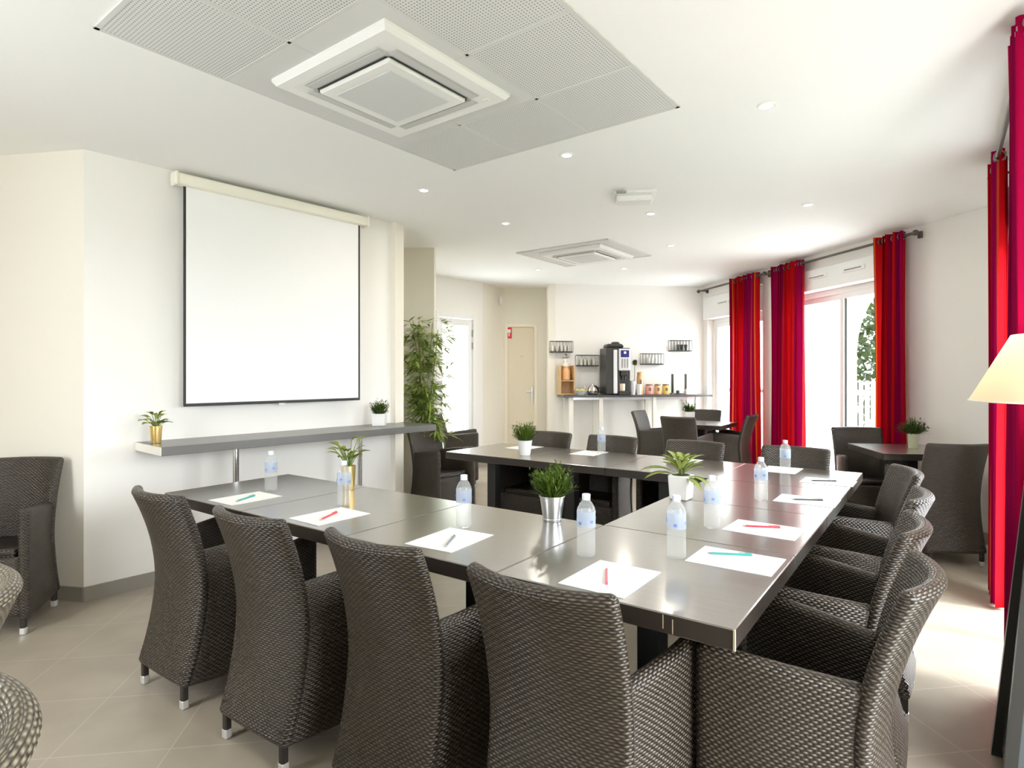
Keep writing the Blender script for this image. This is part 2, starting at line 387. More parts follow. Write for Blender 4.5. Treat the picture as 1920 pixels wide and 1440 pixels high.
# ------------------------------------------------------------------ room shell
A0 = Vector((-4.3, 3.86)); E1 = S(2.40, 0).xy; K = Vector((3.79, 4.63))
C1 = WW; C2 = Vector((.531, 8.80)); C3 = Vector((.532, 9.234)); C4 = Vector((-.147, 9.234)); C5 = Vector((-.427, 8.749)); C6 = Vector((-1.40, 7.70)); C7 = Vector((-.815, 6.3))
R1 = T(-.78, 1.36).xy; R2 = T(-1.36, 1.36).xy; R3 = T(-1.36, -2.6).xy; R4 = T(5.184, -2.6).xy
def wall(name, a, b, openings=(), th=.14, mat='wall', side=1, base=True, z1=CEIL, z0=0.):
    """wall from a to b, its inside face on the line, its thickness away from the room (side=1: to the right of a->b)"""
    a = Vector(a); b = Vector(b); d = (b - a).normalized(); L = (b - a).length; n = Vector((d.y, -d.x)) * side
    bm = new()
    def seg(s0, s1, za, zb):
        if s1 - s0 < .005 or zb - za < .005: return
        pts = [a + d * s0, a + d * s1, a + d * s1 + n * th, a + d * s0 + n * th]
        prism(bm, pts, za, zb)
    s = 0.
    for (o0, o1, oz0, oz1) in sorted(openings):
        seg(s, o0, z0, z1); seg(o0, o1, z0, oz0); seg(o0, o1, oz1, z1); s = o1
    seg(s, L, z0, z1)
    w = struct(name, bm, mat)
    if base:
        bm = new(); s = 0.
        runs = []
        for (o0, o1, oz0, oz1) in sorted(openings):
            if oz0 < .1: runs.append((s, o0)); s = o1
        runs.append((s, L))
        for (p, q) in runs:
            if q - p < .03: continue
            x = int((q - p) / .4)
            cuts = [p] + [p + .4 * (i + 1) for i in range(x) if p + .4 * (i + 1) < q - .05] + [q]
            for c0, c1 in zip(cuts, cuts[1:]):
                pp = [a + d * (c0 + .001), a + d * (c1 - .001), a + d * (c1 - .001) - n * .011, a + d * (c0 + .001) - n * .011]
                prism(bm, pp, 0, .085)
        struct('baseboard' + name[4:], bm, 'skirt')
    return w
wall('wall_left', A0, SW, side=-1)
wall('wall_screen', SW, E1, side=-1, mat='wallw')
E2 = Vector((-1.62, 5.62)); E3 = Vector((-1.62, 6.3))
wall('wall_return', E1, E2, side=-1, base=False)
wall('wall_alcove', E2, E3, side=-1, base=False)
wall('wall_pillar', E3, C7, side=-1)
wall('wall_passage', C7 + (C6 - C7).normalized() * .06, C6, side=-1, th=.1)
GD0, GD1 = .30, 1.2     # glazed door in the far left wall, measured from C6
wall('wall_far_left', C6, C5, ((.545, 1.285, 0., 2.2),), side=-1, mat='wallw')
wall('wall_recess_side', C5, C4, side=-1, th=.1)
wall('wall_recess', C4, C3, ((.045, .52, 0., 2.10),), side=-1, th=.1)
wall('wall_recess_return', C3, C2, side=-1, th=.1, base=False)
wall('wall_far', C2, C1, side=-1, mat='wallw', th=.1)
WIN1 = (.13, 1.50); WIN2 = (1.95, 3.60)
wall('wall_right', C1, W(4.56, 0).xy, ((WIN1[0], WIN1[1], 0., 2.5), (WIN2[0], WIN2[1], 0., 2.5)), side=-1, th=.24, mat='wallw')
KL = (Vector(R1) - K).length
NW0, NW1 = KL - 1.85, KL - .35
wall('wall_near_right', K, R1, ((NW0, NW1, 0., 2.45),), side=-1, th=.24, mat='wallw')
wall('wall_step', R1, R2, side=-1)
wall('wall_corner', R2, R3, ((.7, 2.25, .05, 2.1),), side=-1)
wall('wall_near', R3, R4, ((3.2, 4.0, .8, 2.4),), side=-1)  # opening added behind the camera to let in fill daylight
wall('wall_near_left', R4, A0, side=-1)
ring = [A0, SW, E1, E2, E3, C7, C6, C5, C4, C3, C2, C1, K, R1, R2, R3, R4]
bm = new(); bm.faces.new([bm.verts.new((p[0], p[1], 0)) for p in ring]); struct('floor', bm, 'floor')
bm = new(); prism(bm, [A0 + Vector((-.2, .2)), Vector((-2.6, 4.0)), Vector((-1.7, 6.6)), Vector((-1.7, 8.0)), Vector((-.5, 9.5)), Vector((3.1, 9.5)), K + Vector((.35, 0)), R1 + Vector((.3, -.2)), R2 + Vector((.2, 0)), R3 + Vector((.1, -.3)), R4 + Vector((-.3, -.1))], CEIL, CEIL + .12); struct('ceiling', bm, 'ceil')

# ------------------------------------------------------------------ windows and doors
def frame_box(bm, p0, p1, z0, z1, n, th=.06, mi=0):
    d = Vector(p1) - Vector(p0); L = d.length; c = (Vector(p0) + Vector(p1)) / 2
    box(bm, (c.x, c.y, (z0 + z1) / 2), (L, th, z1 - z0), .004, math.atan2(d.y, d.x), mi)
def sliding_window(name, pf, s0, s1, zt, ztop, mid=True, off=-.12):
    """white sliding glazed door in an opening with a shutter box above; pf(s, n) maps along / into the room"""
    q = lambda s, n=off: pf(s, n).xy
    bm = new()
    for (a, b, z0, z1) in ((s0, s0 + .06, 0, zt), (s1 - .06, s1, 0, zt), (s0 + .06, s1 - .06, zt - .06, zt), (s0 + .06, s1 - .06, 0, .06)): frame_box(bm, q(a), q(b), z0, z1, None)
    w = struct(name, bm, 'frame')
    sashes = [(s0 + .06, (s0 + s1) / 2 + .03, -.02), ((s0 + s1) / 2 - .03, s1 - .06, .02)] if mid else [(s0 + .06, s1 - .06, 0)]
    for a, b, o in sashes:
        bm = new(); n = off + o
        for (x, y, z0, z1) in ((a, a + .055, .06, zt - .06), (b - .055, b, .06, zt - .06), (a + .055, b - .055, zt - .12, zt - .06), (a + .055, b - .055, .06, .14)): frame_box(bm, q(x, n), q(y, n), z0, z1, None, .035)
        s_ = obj('window_sash', bm, 'frame', w)
        bm = new()
        frame_box(bm, q(a + .055, n), q(b - .055, n), .14, zt - .12, None, .006); obj('window_pane', bm, 'glass', s_)
        bm = new(); frame_box(bm, q(b - .012, n + .03), q(b + .016, n + .03), .1, zt - .1, None, .016); obj('window_gasket', bm, 'frameg', s_)
    bm = new(); frame_box(bm, q(s0, off + .09), q(s1, off + .09), zt, ztop, None, .2); b_ = obj('shutter_box', bm, 'frame', w)
    L = s1 - s0
    for fx in (.3, .62):
        bm = new(); zc = zt + (ztop - zt) * .6
        frame_box(bm, q(s0 + L * fx, off + .195), q(s0 + L * fx + .30, off + .195), zc - .022, zc + .022, None, .012)
        v_ = obj('air_vent', bm, 'white', b_)
        bm = new(); frame_box(bm, q(s0 + L * fx + .03, off + .203), q(s0 + L * fx + .24, off + .203), zc - .005, zc + .005, None, .004)
        bm.free()
        bm = new(); frame_box(bm, q(s0 + L * fx + .03, off + .203), q(s0 + L * fx + .26, off + .203), zc - .006, zc + .006, None, .006); obj('air_slot', bm, 'grey', b_)
    return w
sliding_window('window_1', W, WIN1[0], WIN1[1], 2.16, 2.48, False)
sliding_window('window_2', W, WIN2[0], WIN2[1], 2.27, 2.5, True)
KD = (Vector(R1) - K).normalized()
def N(s, n, z=0):
    p = K + KD * s + Vector((KD.y, -KD.x)) * n * 1.0
    return Vector((p.x, p.y, z))
sliding_window('window_3', lambda s, n: N(s, n), NW0, NW1, 2.2, 2.45, True)
bm = new()       # safety bar outside the first window
tube(bm, [W(WIN1[0], -.3, 1.12), W(WIN1[1], -.3, 1.12)], .03, 10); tube(bm, [W(WIN1[0], -.3, .0), W(WIN1[0], -.3, 1.12)], .02, 8); tube(bm, [W(WIN1[1], -.3, .0), W(WIN1[1], -.3, 1.12)], .02, 8)
tag(obj('guard_rail', bm, 'grey'), 'grey horizontal safety rail outside the farthest window', 'rail')
# glazed door, far left
gd = (C5 - C6).normalized(); gn = Vector((gd.y, -gd.x))
G = lambda s, n, z=0: Vector((*(C6 + gd * s + gn * n), z))
bm = new()
for a, b, z0, z1 in ((.545, .60, 0, 2.2), (1.23, 1.285, 0, 2.2), (.60, 1.23, 2.13, 2.2)): frame_box(bm, G(a, -.03).xy, G(b, -.03).xy, z0, z1, None, .1)
d1 = struct('door_1', bm, 'frame')
bm = new()
for a, b, z0, z1 in ((.605, .68, .02, 2.12), (1.15, 1.225, .02, 2.12), (.68, 1.15, 2.03, 2.12), (.68, 1.15, .02, .3)): frame_box(bm, G(a, -.03).xy, G(b, -.03).xy, z0, z1, None, .045)
obj('door_leaf', bm, 'frame', d1)
bm = new(); frame_box(bm, G(.68, -.03).xy, G(1.15, -.03).xy, .3, 2.03, None, .008); obj('door_pane', bm, 'glass', d1)
for z in (1.75, 1.93, .4):
    bm = new(); frame_box(bm, G(1.218, .0).xy, G(1.236, .0).xy, z - .05, z + .05, None, .02); obj('door_hinge', bm, 'grey', d1)
bm = new(); tube(bm, [G(.64, .0, 1.05), G(.64, .05, 1.05), G(.74, .05, 1.05)], .01); obj('door_handle', bm, 'steel', d1)
# recess door
bm = new()
for a, b, z0, z1 in ((-.117, -.067, 0, 2.12), (.338, .388, 0, 2.12), (-.067, .338, 2.07, 2.12)): box(bm, ((a + b) / 2, 9.245, (z0 + z1) / 2), (b - a, .05, z1 - z0), .004)
d2 = struct('door_2', bm, 'doort')
bm = new(); box(bm, (.1355, 9.27, 1.04), (.405, .04, 2.06), .003); obj('door_leaf', bm, 'doorp', d2)
bm = new(); box(bm, (.305, 9.245, 1.03), (.028, .012, .24), .003); tube(bm, [(.305, 9.245, 1.08), (.305, 9.19, 1.08), (.215, 9.19, 1.08)], .009); obj('door_handle', bm, 'steel', d2)
sg = thing('warning_sign', 'small red and white pictogram sign on the beige recess door', 'sign', (-.045, 9.243, 1.98))
bm = new(); box(bm, (0, 0, 0), (.085, .004, .17), .001); obj('sign_plate', bm, 'red', sg)
bm = new(); box(bm, (0, -.003, .03), (.05, .003, .05), .001); box(bm, (0, -.003, -.02), (.018, .003, .06), .001); obj('pictogram', bm, 'white', sg)
bm = new(); box(bm, (.0, .0, .0), (.05, .004, .022), .001); tag(obj('door_plate', bm, 'pale', None, (.15, 9.247, 1.62)), 'small blank plate at eye height on the recess door', 'plate')
dt = thing('motion_detector', 'small white motion detector high in the recess corner', 'detector', (-.17, 9.13, 2.46))
bm = new(); box(bm, (0, 0, 0), (.05, .04, .13), .012); obj('detector_body', bm, 'white', dt)
bm = new(); box(bm, (.01, -.02, -.02), (.03, .012, .05), .005); obj('detector_lens', bm, 'cream', dt)

# ------------------------------------------------------------------ ceiling things
PV, PR = yawdirs(37.43); PROT = math.radians(-37.43)
def cassette(loc, rz, label, panel_label=None):
    t = thing('air_conditioner', label, 'air conditioner', loc, rz, 'ceiling cassette air conditioners')
    h = .38
    bm = new()
    def rect(r, z): return [bm.verts.new((x * r, y * r, z)) for x, y in ((-1, -1), (1, -1), (1, 1), (-1, 1))]
    rs = [rect(h, 0), rect(h, -.012), rect(h - .015, -.032), rect(h - .06, -.036), rect(h - .07, -.034), rect(h - .15, -.030), rect(h - .15, .0)]
    for a, b in zip(rs, rs[1:]):
        for i in range(4): bm.faces.new((a[i], a[(i + 1) % 4], b[(i + 1) % 4], b[i]))
    bm.faces.new(rs[0])
    obj('cassette_panel', bm, 'white', t, ang=.3)
    for k in range(4):
        a = k * PI / 2
        c = Matrix.Rotation(a, 4, 'Z') @ Vector((0, h - .108, -.034))
        bm = new(); box(bm, c, (.50, .062, .006), .002, a); s_ = obj('air_slot', bm, 'slot', t)
        c2 = Matrix.Rotation(a, 4, 'Z') @ Vector((0, h - .137, -.036))
        bm = new(); box(bm, c2, (.46, .010, .005), .001, a); obj('slot_gap', bm, 'dark', s_)
        c3 = Matrix.Rotation(a, 4, 'Z') @ Vector((0, h - .105, -.0375))
        bm = new(); box(bm, c3, (.49, .036, .003), .001, a); obj('flap', bm, 'perfflap', s_)
    bm = new(); box(bm, (0, 0, -.042), (.47, .47, .022), .008); obj('intake_grille', bm, 'white', t)
    bm = new(); box(bm, (0, 0, -.0545), (.36, .36, .004), .0015); obj('filter_mesh', bm, 'perfgrille', t)
    bm = new(); box(bm, (.30, .30, -.0365), (.035, .02, .006), .002); obj('indicator', bm, 'cream', t)
    return t
M['blank'] = P('blank_tile_white', (.70, .70, .69), .7)
M['slot'] = P('louvre_grey', (.50, .50, .49), .6)
M['perfflap'] = P('flap_grey', (.58, .58, .57), .45); M['perfgrille'] = P('intake_grey', (.70, .71, .71), .6, bump=.6, bscale=500)
P2 = Vector((-.3718, 3.8868))
def PN(u, v, z=CEIL):
    p = P2 + PR * u + PV * v
    return Vector((p.x, p.y, z))
cp = thing('ceiling_panel', 'grey perforated tile field set into the ceiling around the near air conditioner', 'ceiling panel', PN(.75, -1.0), PROT)
cp['kind'] = 'structure'
bm = new()
for x in (-.75, .75): box(bm, (x, 0, -.004), (.02, 2.02, .008), .001)
for y in (-1., 1.): box(bm, (0, y, -.004), (1.52, .02, .008), .001)
for x in (-.25, .25): box(bm, (x, 0, -.005), (.016, 2., .009), .001)
for y in (-.5, 0, .5): box(bm, (0, y, -.005), (1.5, .016, .009), .001)
obj('panel_grid', bm, 'trimw', cp)
for i in range(3):
    for j in range(4):
        if i < 2 and j in (1, 2): continue
        bm = new(); box(bm, (-.5 + .5 * i, -.75 + .5 * j, -.004), (.484, .484, .006)); obj('perforated_tile', bm, 'perf', cp)
bm = new(); box(bm, (-.25, 0, -.0055), (.984, .984, .007)); obj('blank_tile', bm, 'blank', cp)
cassette(PN(.55, -1.0, CEIL - .009), PROT, 'white square ceiling air conditioner in the middle of the grey tile field')
bm = new(); box(bm, (0, 0, -.004), (1.1, 1.0, .006), .001)
cp2 = thing('ceiling_panel', 'plain grey tile field around the farther air conditioner', 'ceiling panel', (.80, 6.62, CEIL), PROT); cp2['kind'] = 'structure'
obj('blank_tile', bm, 'blank', cp2)
bm = new()
for y in (-.5, .5): box(bm, (0, y, -.006), (1.12, .02, .012), .002)
for x in (-.55, .55): box(bm, (x, 0, -.006), (.02, 1.02, .012), .002)
obj('panel_grid', bm, 'trimw', cp2)
cassette((.82, 6.60, CEIL - .009), PROT, 'farther ceiling air conditioner, towards the coffee counter')
# emergency light block
e = thing('emergency_light', 'white box-shaped emergency light on the ceiling between the two air conditioners', 'emergency light', (.905, 4.45, CEIL), math.radians(-8))
bm = new(); box(bm, (0, 0, -.01), (.30, .26, .02), .006); obj('base_plate', bm, 'white', e)
bm = new(); box(bm, (0, -.02, -.042), (.26, .15, .045), .012); obj('light_housing', bm, 'white', e)
for x, y in ((-.1, -.155), (.1, .11)):
    bm = new(); box(bm, (x, y, -.022), (.07, .03, .012), .003); obj('clip', bm, 'grey', e)
bm = new(); sphere(bm, (.03, -.08, -.058), .018, 14, .6); obj('indicator_dome', bm, 'cream', e)

# ------------------------------------------------------------------ spotlights
SPOTS = [((1.258, 2.967), 'recessed ceiling spotlight nearest the red curtains, right of the tile field'), ((.332, 3.636), 'recessed ceiling spotlight just beyond the far corner of the tile field'),
         ((-.634, 4.329), 'warm recessed ceiling spotlight out from the projection screen'), ((2.311, 4.695), 'recessed ceiling spotlight in front of the sliding window, right of the emergency light'),
         ((1.144, 4.958), 'recessed ceiling spotlight just beyond the emergency light'), ((-.056, 5.272), 'recessed ceiling spotlight in front of the bamboo plant corner'),
         ((1.635, 6.186), 'recessed ceiling spotlight right of the farther air conditioner'), ((.33, 7.62), 'recessed ceiling spotlight beyond the farther air conditioner, nearest the beige recess door'), ((1.40, 7.52), 'recessed ceiling spotlight beyond the farther air conditioner, above the far dining table'),
         ((-1.5, 2.0), None), ((-2.6, 1.6), None), ((-.4, -.2), None), ((-2.0, -.2), None), ((-3.3, .6), None), ((-.9, -1.7), None)]  # entries without a label: unseen fittings added for fill light
sp0 = None
for (x, y), lab in SPOTS:
    lab = lab or 'added fill spotlight in the ceiling, unseen, behind the near row of chairs'
    if sp0 is None:
        sp0 = thing('ceiling_spotlight', lab, 'spotlight', (x, y, CEIL), 0, 'recessed ceiling spotlights')
        bm = new(); lathe(bm, [(.030, -.001), (.046, -.001), (.046, -.005), (.040, -.008), (.031, -.006)], 24); obj('trim_ring', bm, 'white', sp0)
        bm = new(); lathe(bm, [(.030, -.002), (.028, -.006), (.012, -.009)], 20); obj('lens', bm, 'spot', sp0)
    else:
        dup(sp0, (x, y, CEIL), 0, lab)
    L = bpy.data.lights.new('spotlight_lamp', 'AREA'); L.shape = 'DISK'; L.size = .09; L.energy = 5 if y > 6 else (4 if x < 0 < y - 4 else .8); L.color = (1, .93, .82)
    lo = bpy.data.objects.new('spotlight_lamp', L); COL.objects.link(lo); lo.location = (x, y, CEIL - .02)

# ------------------------------------------------------------------ rattan armchairs
def make_chair(label, wv='weave'):
    t = thing('rattan_armchair', label, 'armchair')
    def back(tt, h):
        w = .360 + .02 * h
        y = -.215 - .047 * ((.45 - h) / .45) ** 2 if h < .45 else -.215 - .115 * ((h - .45) / .55) ** 1.7
        return ((tt - .5) * w, y + (.004 + .046 * h) * (2 * tt - 1) ** 2, .108 + .732 * h)
    bm = new(); panel(bm, back, .042, 16, 22); obj('backrest', bm, wv, t)
    for s in (-1, 1):
        def arm(tt, h, s=s):
            top = .595 + .035 * tt; z = .108 + (top - .108) * h; hb = (z - .108) / .732
            y0 = (-.215 - .047 * ((.45 - hb) / .45) ** 2 if hb < .45 else -.215 - .115 * ((hb - .45) / .55) ** 1.7) + .004 + .046 * hb + .024
            return (s * (.174 + .062 * tt + .010 * math.sin(PI * tt)), y0 + (.155 - y0) * tt, z)
        bm = new(); panel(bm, arm, .05, 12, 14); obj('side_panel', bm, wv, t)
    bm = new(); panel(bm, lambda tt, h: ((tt - .5) * .42, .125 + .02 * math.sin(PI * tt),   .108 + .277 * h), .03, 12, 8); obj('front_panel', bm, wv, t)
    bm = new(); box(bm, (0, -.03, .412), (.36, .31, .055), .02, seg=3); obj('seat', bm, wv, t)
    for x, y in ((-.172, -.258), (.172, -.258), (-.222, .135), (.222, .135)):
        bm = new(); vs = box(bm, (x, y, .085), (.025, .025, .13), .004)
        l = obj('leg', bm, 'legm', t)
        bm = new(); box(bm, (x, y, .019), (.029, .029, .038), .005); obj('foot_cap', bm, 'cap', l)
    return t
CHROW = 'rattan armchairs around the meeting table'
near = [(2.25, 0., 0, 'dark rattan armchair at the left end of the near row, two white feet showing'),
        (1.585, 0., 1, 'dark rattan armchair second from the left in the near row, before the red pen'),
        (.975, .03, -1, 'dark rattan armchair third from the left in the near row, before the grey pen'),
        (.385, .02, 0, 'dark rattan armchair closest to the camera in the near row, before the rose-red pen')]
first = None
def put(p, f, label, group=CHROW, wv=None):
    global first
    if first is None:
        first = make_chair(label); first['group'] = group; first.location = p; first.rotation_euler.z = rot_to(f); return first
    return dup(first, p, rot_to(f), label, group)
def turn(f, deg):
    a = math.radians(deg); return Vector((f.x * math.cos(a) - f.y * math.sin(a), f.x * math.sin(a) + f.y * math.cos(a)))
for u, v, a, lab in near: put(T(u, v), turn(TV, a), lab)
for u, v, a, lab in [(-.055, .335, 0, 'silvery lit rattan armchair side-on at the near right corner of the meeting table'),
                     (-.02, .90, 1, 'rattan armchair second along the right side of the table, next to the corner chair'),
                     (-.02, 1.50, -1, 'rattan armchair third along the right side of the table, by the bright floor'),
                     (.03, 2.12, 17, 'rattan armchair turned askew at the far end of the table\'s right side')]:
    put(T(u, v), turn(TU, a), lab)
for u, v, a, lab in [(2.28, 2.55, 0, 'rattan armchair behind the far table row at its left end, beyond the white potted grass'),
                     (1.705, 2.55, 0, 'rattan armchair behind the far table row, its back behind the lone water bottle'),
                     (1.06, 2.57, 0, 'rattan armchair behind the far table row, partly hidden by the variegated plant'),
                     (.40, 2.60, 0, 'rattan armchair behind the far right corner of the table, before the red curtain')]:
    put(T(u, v), turn(-TV, a), lab)
put((-.64, 5.62, 0), Vector((.80, -.60)), 'rattan armchair seen from its side in front of the bamboo plant', 'rattan armchairs around the room')
put((-2.765, 3.19, 0), Vector((.20, -.98)), 'rattan armchair against the left wall, facing the camera', 'rattan armchairs around the room')
put((-.60, 7.36, 0), Vector((.99, .10)), 'rattan armchair deep in the corner behind the bamboo plant, by the glazed door', 'rattan armchairs around the room')
FAR = 'rattan armchairs at the far dining table'
put((2.06, 7.10, 0), Vector((.59, .807)), 'rattan armchair with its back to the camera at the far dining table', FAR)
put((1.91, 7.83, 0), Vector((.81, -.586)), 'rattan armchair at the left side of the far dining table, below the coffee machine', FAR)
put((2.50, 8.02, 0), Vector((-.58, -.81)), 'rattan armchair on the far side of the far dining table, near the counter end', FAR)
put((2.66, 7.40, 0), Vector((-.81, .586)), 'rattan armchair at the far dining table with a white lit edge, by the red curtains', FAR)
NR = 'rattan armchairs at the right dining table'
put((3.13, 4.47, 0), Vector((.081, .997)), 'dark rattan armchair with its full back to the camera by the beige right wall', NR)
put((3.09, 5.22, 0), Vector((-.2, -.98)), 'rattan armchair on the window side of the right dining table', NR)
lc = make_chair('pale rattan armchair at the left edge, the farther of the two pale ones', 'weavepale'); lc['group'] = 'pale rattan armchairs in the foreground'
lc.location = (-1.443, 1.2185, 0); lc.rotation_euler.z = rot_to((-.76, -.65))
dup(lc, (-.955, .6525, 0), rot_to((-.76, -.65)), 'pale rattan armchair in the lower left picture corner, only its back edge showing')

# ------------------------------------------------------------------ tables
def make_table(w, d, label, ped=(0, 0), group='dark square tables joined into a U', h=.74, plate=.30):
    t = thing('cafe_table', label, 'table', group=group)
    bm = new(); vs = box(bm, (0, 0, h - .026), (w - .003, d - .003, .052), .003)
    for f in {f for v in vs for f in v.link_faces}:
        if abs(f.normal.z) < .5: f.material_index = 1
    obj('tabletop', bm, ('table', 'edge'), t)
    bm = new(); box(bm, (ped[0], ped[1], h - .058), (.26, .26, .012), .002); box(bm, (ped[0], ped[1], .35), (.075, .075, .66), .004); pd = obj('pedestal', bm, 'black', t)
    bm = new(); box(bm, (ped[0], ped[1], .011), (plate, plate, .022), .006); obj('base_plate', bm, 'black', t)
    return t
def place(t, u, v): t.location = T(u, v); t.rotation_euler.z = TROT; return t
w = 2.8185 / 4
ntab = None
for k, lab in enumerate(['dark wooden table at the near right corner, its pale worn edge towards the camera', 'dark wooden table in the near row carrying the zinc pot of grass', 'dark wooden table in the near row carrying the gold potted plant', 'dark wooden table at the left end of the near row']):
    c = (w * (k + .5), .3567)
    if ntab is None: ntab = place(make_table(w, .7134, lab), *c)
    else: dup(ntab, T(*c), TROT, lab)
m_ = (2.0474 - .7134) / 2
mt = place(make_table(.7074, m_, 'dark wooden table in the right arm of the U, carrying the white square planter'), .3537, .7134 + m_ / 2)
dup(mt, T(.3537, .7134 + m_ * 1.5), TROT, 'dark wooden table in the right arm of the U reflecting the red curtains')
w2 = 2.7533 / 4
ft = place(make_table(w2, .7322, 'dark wooden table at the far right corner of the U, nearest the sliding window', (0, -.19)), w2 / 2, 2.4135)
for k, lab in ((1, 'dark wooden table in the far row behind the variegated plant'), (2, 'dark wooden table in the far row under the lone water bottle'), (3, 'dark wooden table at the left end of the far row, near the bamboo')):
    dup(ft, T(w2 * (k + .5), 2.4135), TROT, lab)
for o in kids(ntab):
    if o.name.startswith('tabletop'):
        bm = new(); box(bm, (w / 2 - .0025, -.3567 + .0025, .714), (.006, .006, .051), .001); obj('worn_corner', bm, 'worn', o)['label'] = 'bare worn corner edge'
        bm = new()
        for x, z0, z1 in ((.175, .70, .735), (.20, .692, .728)): box(bm, (x, -.3554, (z0 + z1) / 2), (.0025, .001, z1 - z0))
        obj('scratch', bm, 'worn', o)
t1 = make_table(.7, .7, 'dark square dining table in front of the coffee counter', group='dining tables by the windows'); t1.location = (2.36, 7.51, 0); t1.rotation_euler.z = TROT
dup(t1, (3.23, 4.87, 0), math.radians(-9), 'dark square dining table against the right wall, carrying the pale green pot')
sd = None

# ------------------------------------------------------------------ papers, pens, bottles
PAPERS = [(2.35, .165, 0, 'teal', (2.329, .151, -13), 'white sheet of paper at the left end of the near table row'), (1.715, .17, -2, 'red', (1.706, .156, -12.4), 'white sheet of paper before the second chair of the near row'),
          (1.06, .195, 4, 'grey', (1.036, .165, -8.6), 'white sheet of paper with a grey pen, left of the zinc pot'), (.40, .16, 0, 'rose', (.411, .154, 171), 'white sheet of paper closest to the camera in the near row'),
          (.148, .546, 90, 'teal', (.176, .589, -99.6), 'white sheet of paper at the near right corner with a teal pen'), (.165, 1.008, 88, 'red', (.18, 1.029, -100.5), 'white sheet of paper second along the table\'s right side'),
          (.13, 1.69, 90, 'dark', (.127, 1.69, -99.7), 'white sheet of paper third along the table\'s right side'), (.125, 2.31, 90, 'dark', (.148, 2.302, -96.6), 'white sheet of paper at the far right corner, last along the right side'),
          (.43, 2.61, 0, None, 0, 'white sheet of paper before the far right chair, behind the two bottles'), (1.07, 2.62, 0, None, 0, 'white sheet of paper hidden mostly behind the variegated plant'),
          (1.80, 2.62, 2, None, 0, 'white sheet of paper by the lone bottle on the far table row'), (2.40, 2.62, -3, None, 0, 'white sheet of paper behind the white potted grass on the far row')]
PL = ['teal pen on the sheet at the left end of the near table row', 'red pen on the sheet behind the second chair of the near row', 'grey pen on the sheet left of the zinc pot', 'thin rose-red pen on the sheet closest to the camera',
      'teal pen on the sheet at the near right corner of the table', 'red pen on the second sheet along the table\'s right side', 'dark pen on the third sheet along the table\'s right side', 'dark pen on the farthest sheet along the table\'s right side']
for u, v, a, pen, pa, lab in PAPERS:
    bm = new(); box(bm, (0, 0, .0012), (.205, .262, .0016)); tag(obj('paper_sheet', bm, 'paper', None, T(u, v, .74), TROT + math.radians(a)), lab, 'paper', 'sheets of paper on the meeting table')
    if pen:
        p = thing('pen', PL[len([o for o in bpy.data.objects if o.name.split('.')[0] == 'pen' and not o.parent])], 'pen', T(pa[0], pa[1], .7457), math.radians(pa[2]), 'pens on the paper sheets')
        bm = new(); tube(bm, [(0, -.06, 0), (0, .045, 0)], .0036, 10); obj('barrel', bm, 'pen_' + pen, p)
        bm = new(); tube(bm, [(0, -.06, 0), (0, -.074, 0)], .004, 10, r2=.0008); obj('pen_tip', bm, 'steel', p)
        bm = new(); tube(bm, [(0, .045, 0), (0, .068, 0)], .0040, 10); box(bm, (0, .045, .0056), (.003, .04, .0015)); obj('pen_cap', bm, 'pen_' + pen, p)
b0 = None
BOT = [(2.427, .348, 'water bottle at the left end of the near table row, nearest the wall shelf'), (1.833, .337, 'water bottle in front of the gold potted plant'), (1.137, .362, 'water bottle left of the zinc pot, behind the sheet with the grey pen'),
       (.564, .309, 'water bottle right of the zinc pot, behind the sheet closest to the camera'), (.313, .461, 'water bottle just in front of the white square planter'), (.338, .915, 'water bottle right of the white square planter, on the table seam'),
       (.31, 1.574, 'water bottle in the middle of the table\'s right arm'), (.376, 2.45, 'water bottle at the far right corner, in front of the red curtain'), (1.69, 2.614, 'lone water bottle on the far table row')]
for u, v, lab in BOT:
    if b0 is None:
        b0 = thing('water_bottle', lab, 'bottle', T(u, v, .7405), .3, 'plastic water bottles on the meeting table')
        pr = [(.0, .002), (.022, .0), (.029, .004), (.0305, .012)]
        for k in range(4): pr += [(.0305, .018 + k * .019), (.0305, .026 + k * .019), (.0296, .0315 + k * .019)]
        pr += [(.0305, .096), (.0305, .15), (.029, .158), (.022, .172), (.0145, .182), (.0125, .188), (.0125, .190)]
        bm = new(); lathe(bm, pr, 24, cap=False); obj('bottle_body', bm, 'pet', b0, ang=1.2)
        bm = new(); lathe(bm, [(.0310, .098), (.0310, .150)], 24, cap=False); lb = obj('bottle_label', bm, 'label', b0)
        bm = new()
        for k in range(5):
            a = k * 1.3; box(bm, (.0313 * math.cos(a), .0313 * math.sin(a), .112 + .006 * (k % 3)), (.001, .011, .009), 0, a)
        obj('label_print', bm, 'labelb', lb)
        bm = new(); lathe(bm, [(.0138, .186), (.0138, .203), (.0125, .205)], 20); obj('bottle_cap', bm, 'capb', b0)
    else: dup(b0, T(u, v, .7405), random.random() * 6, lab)

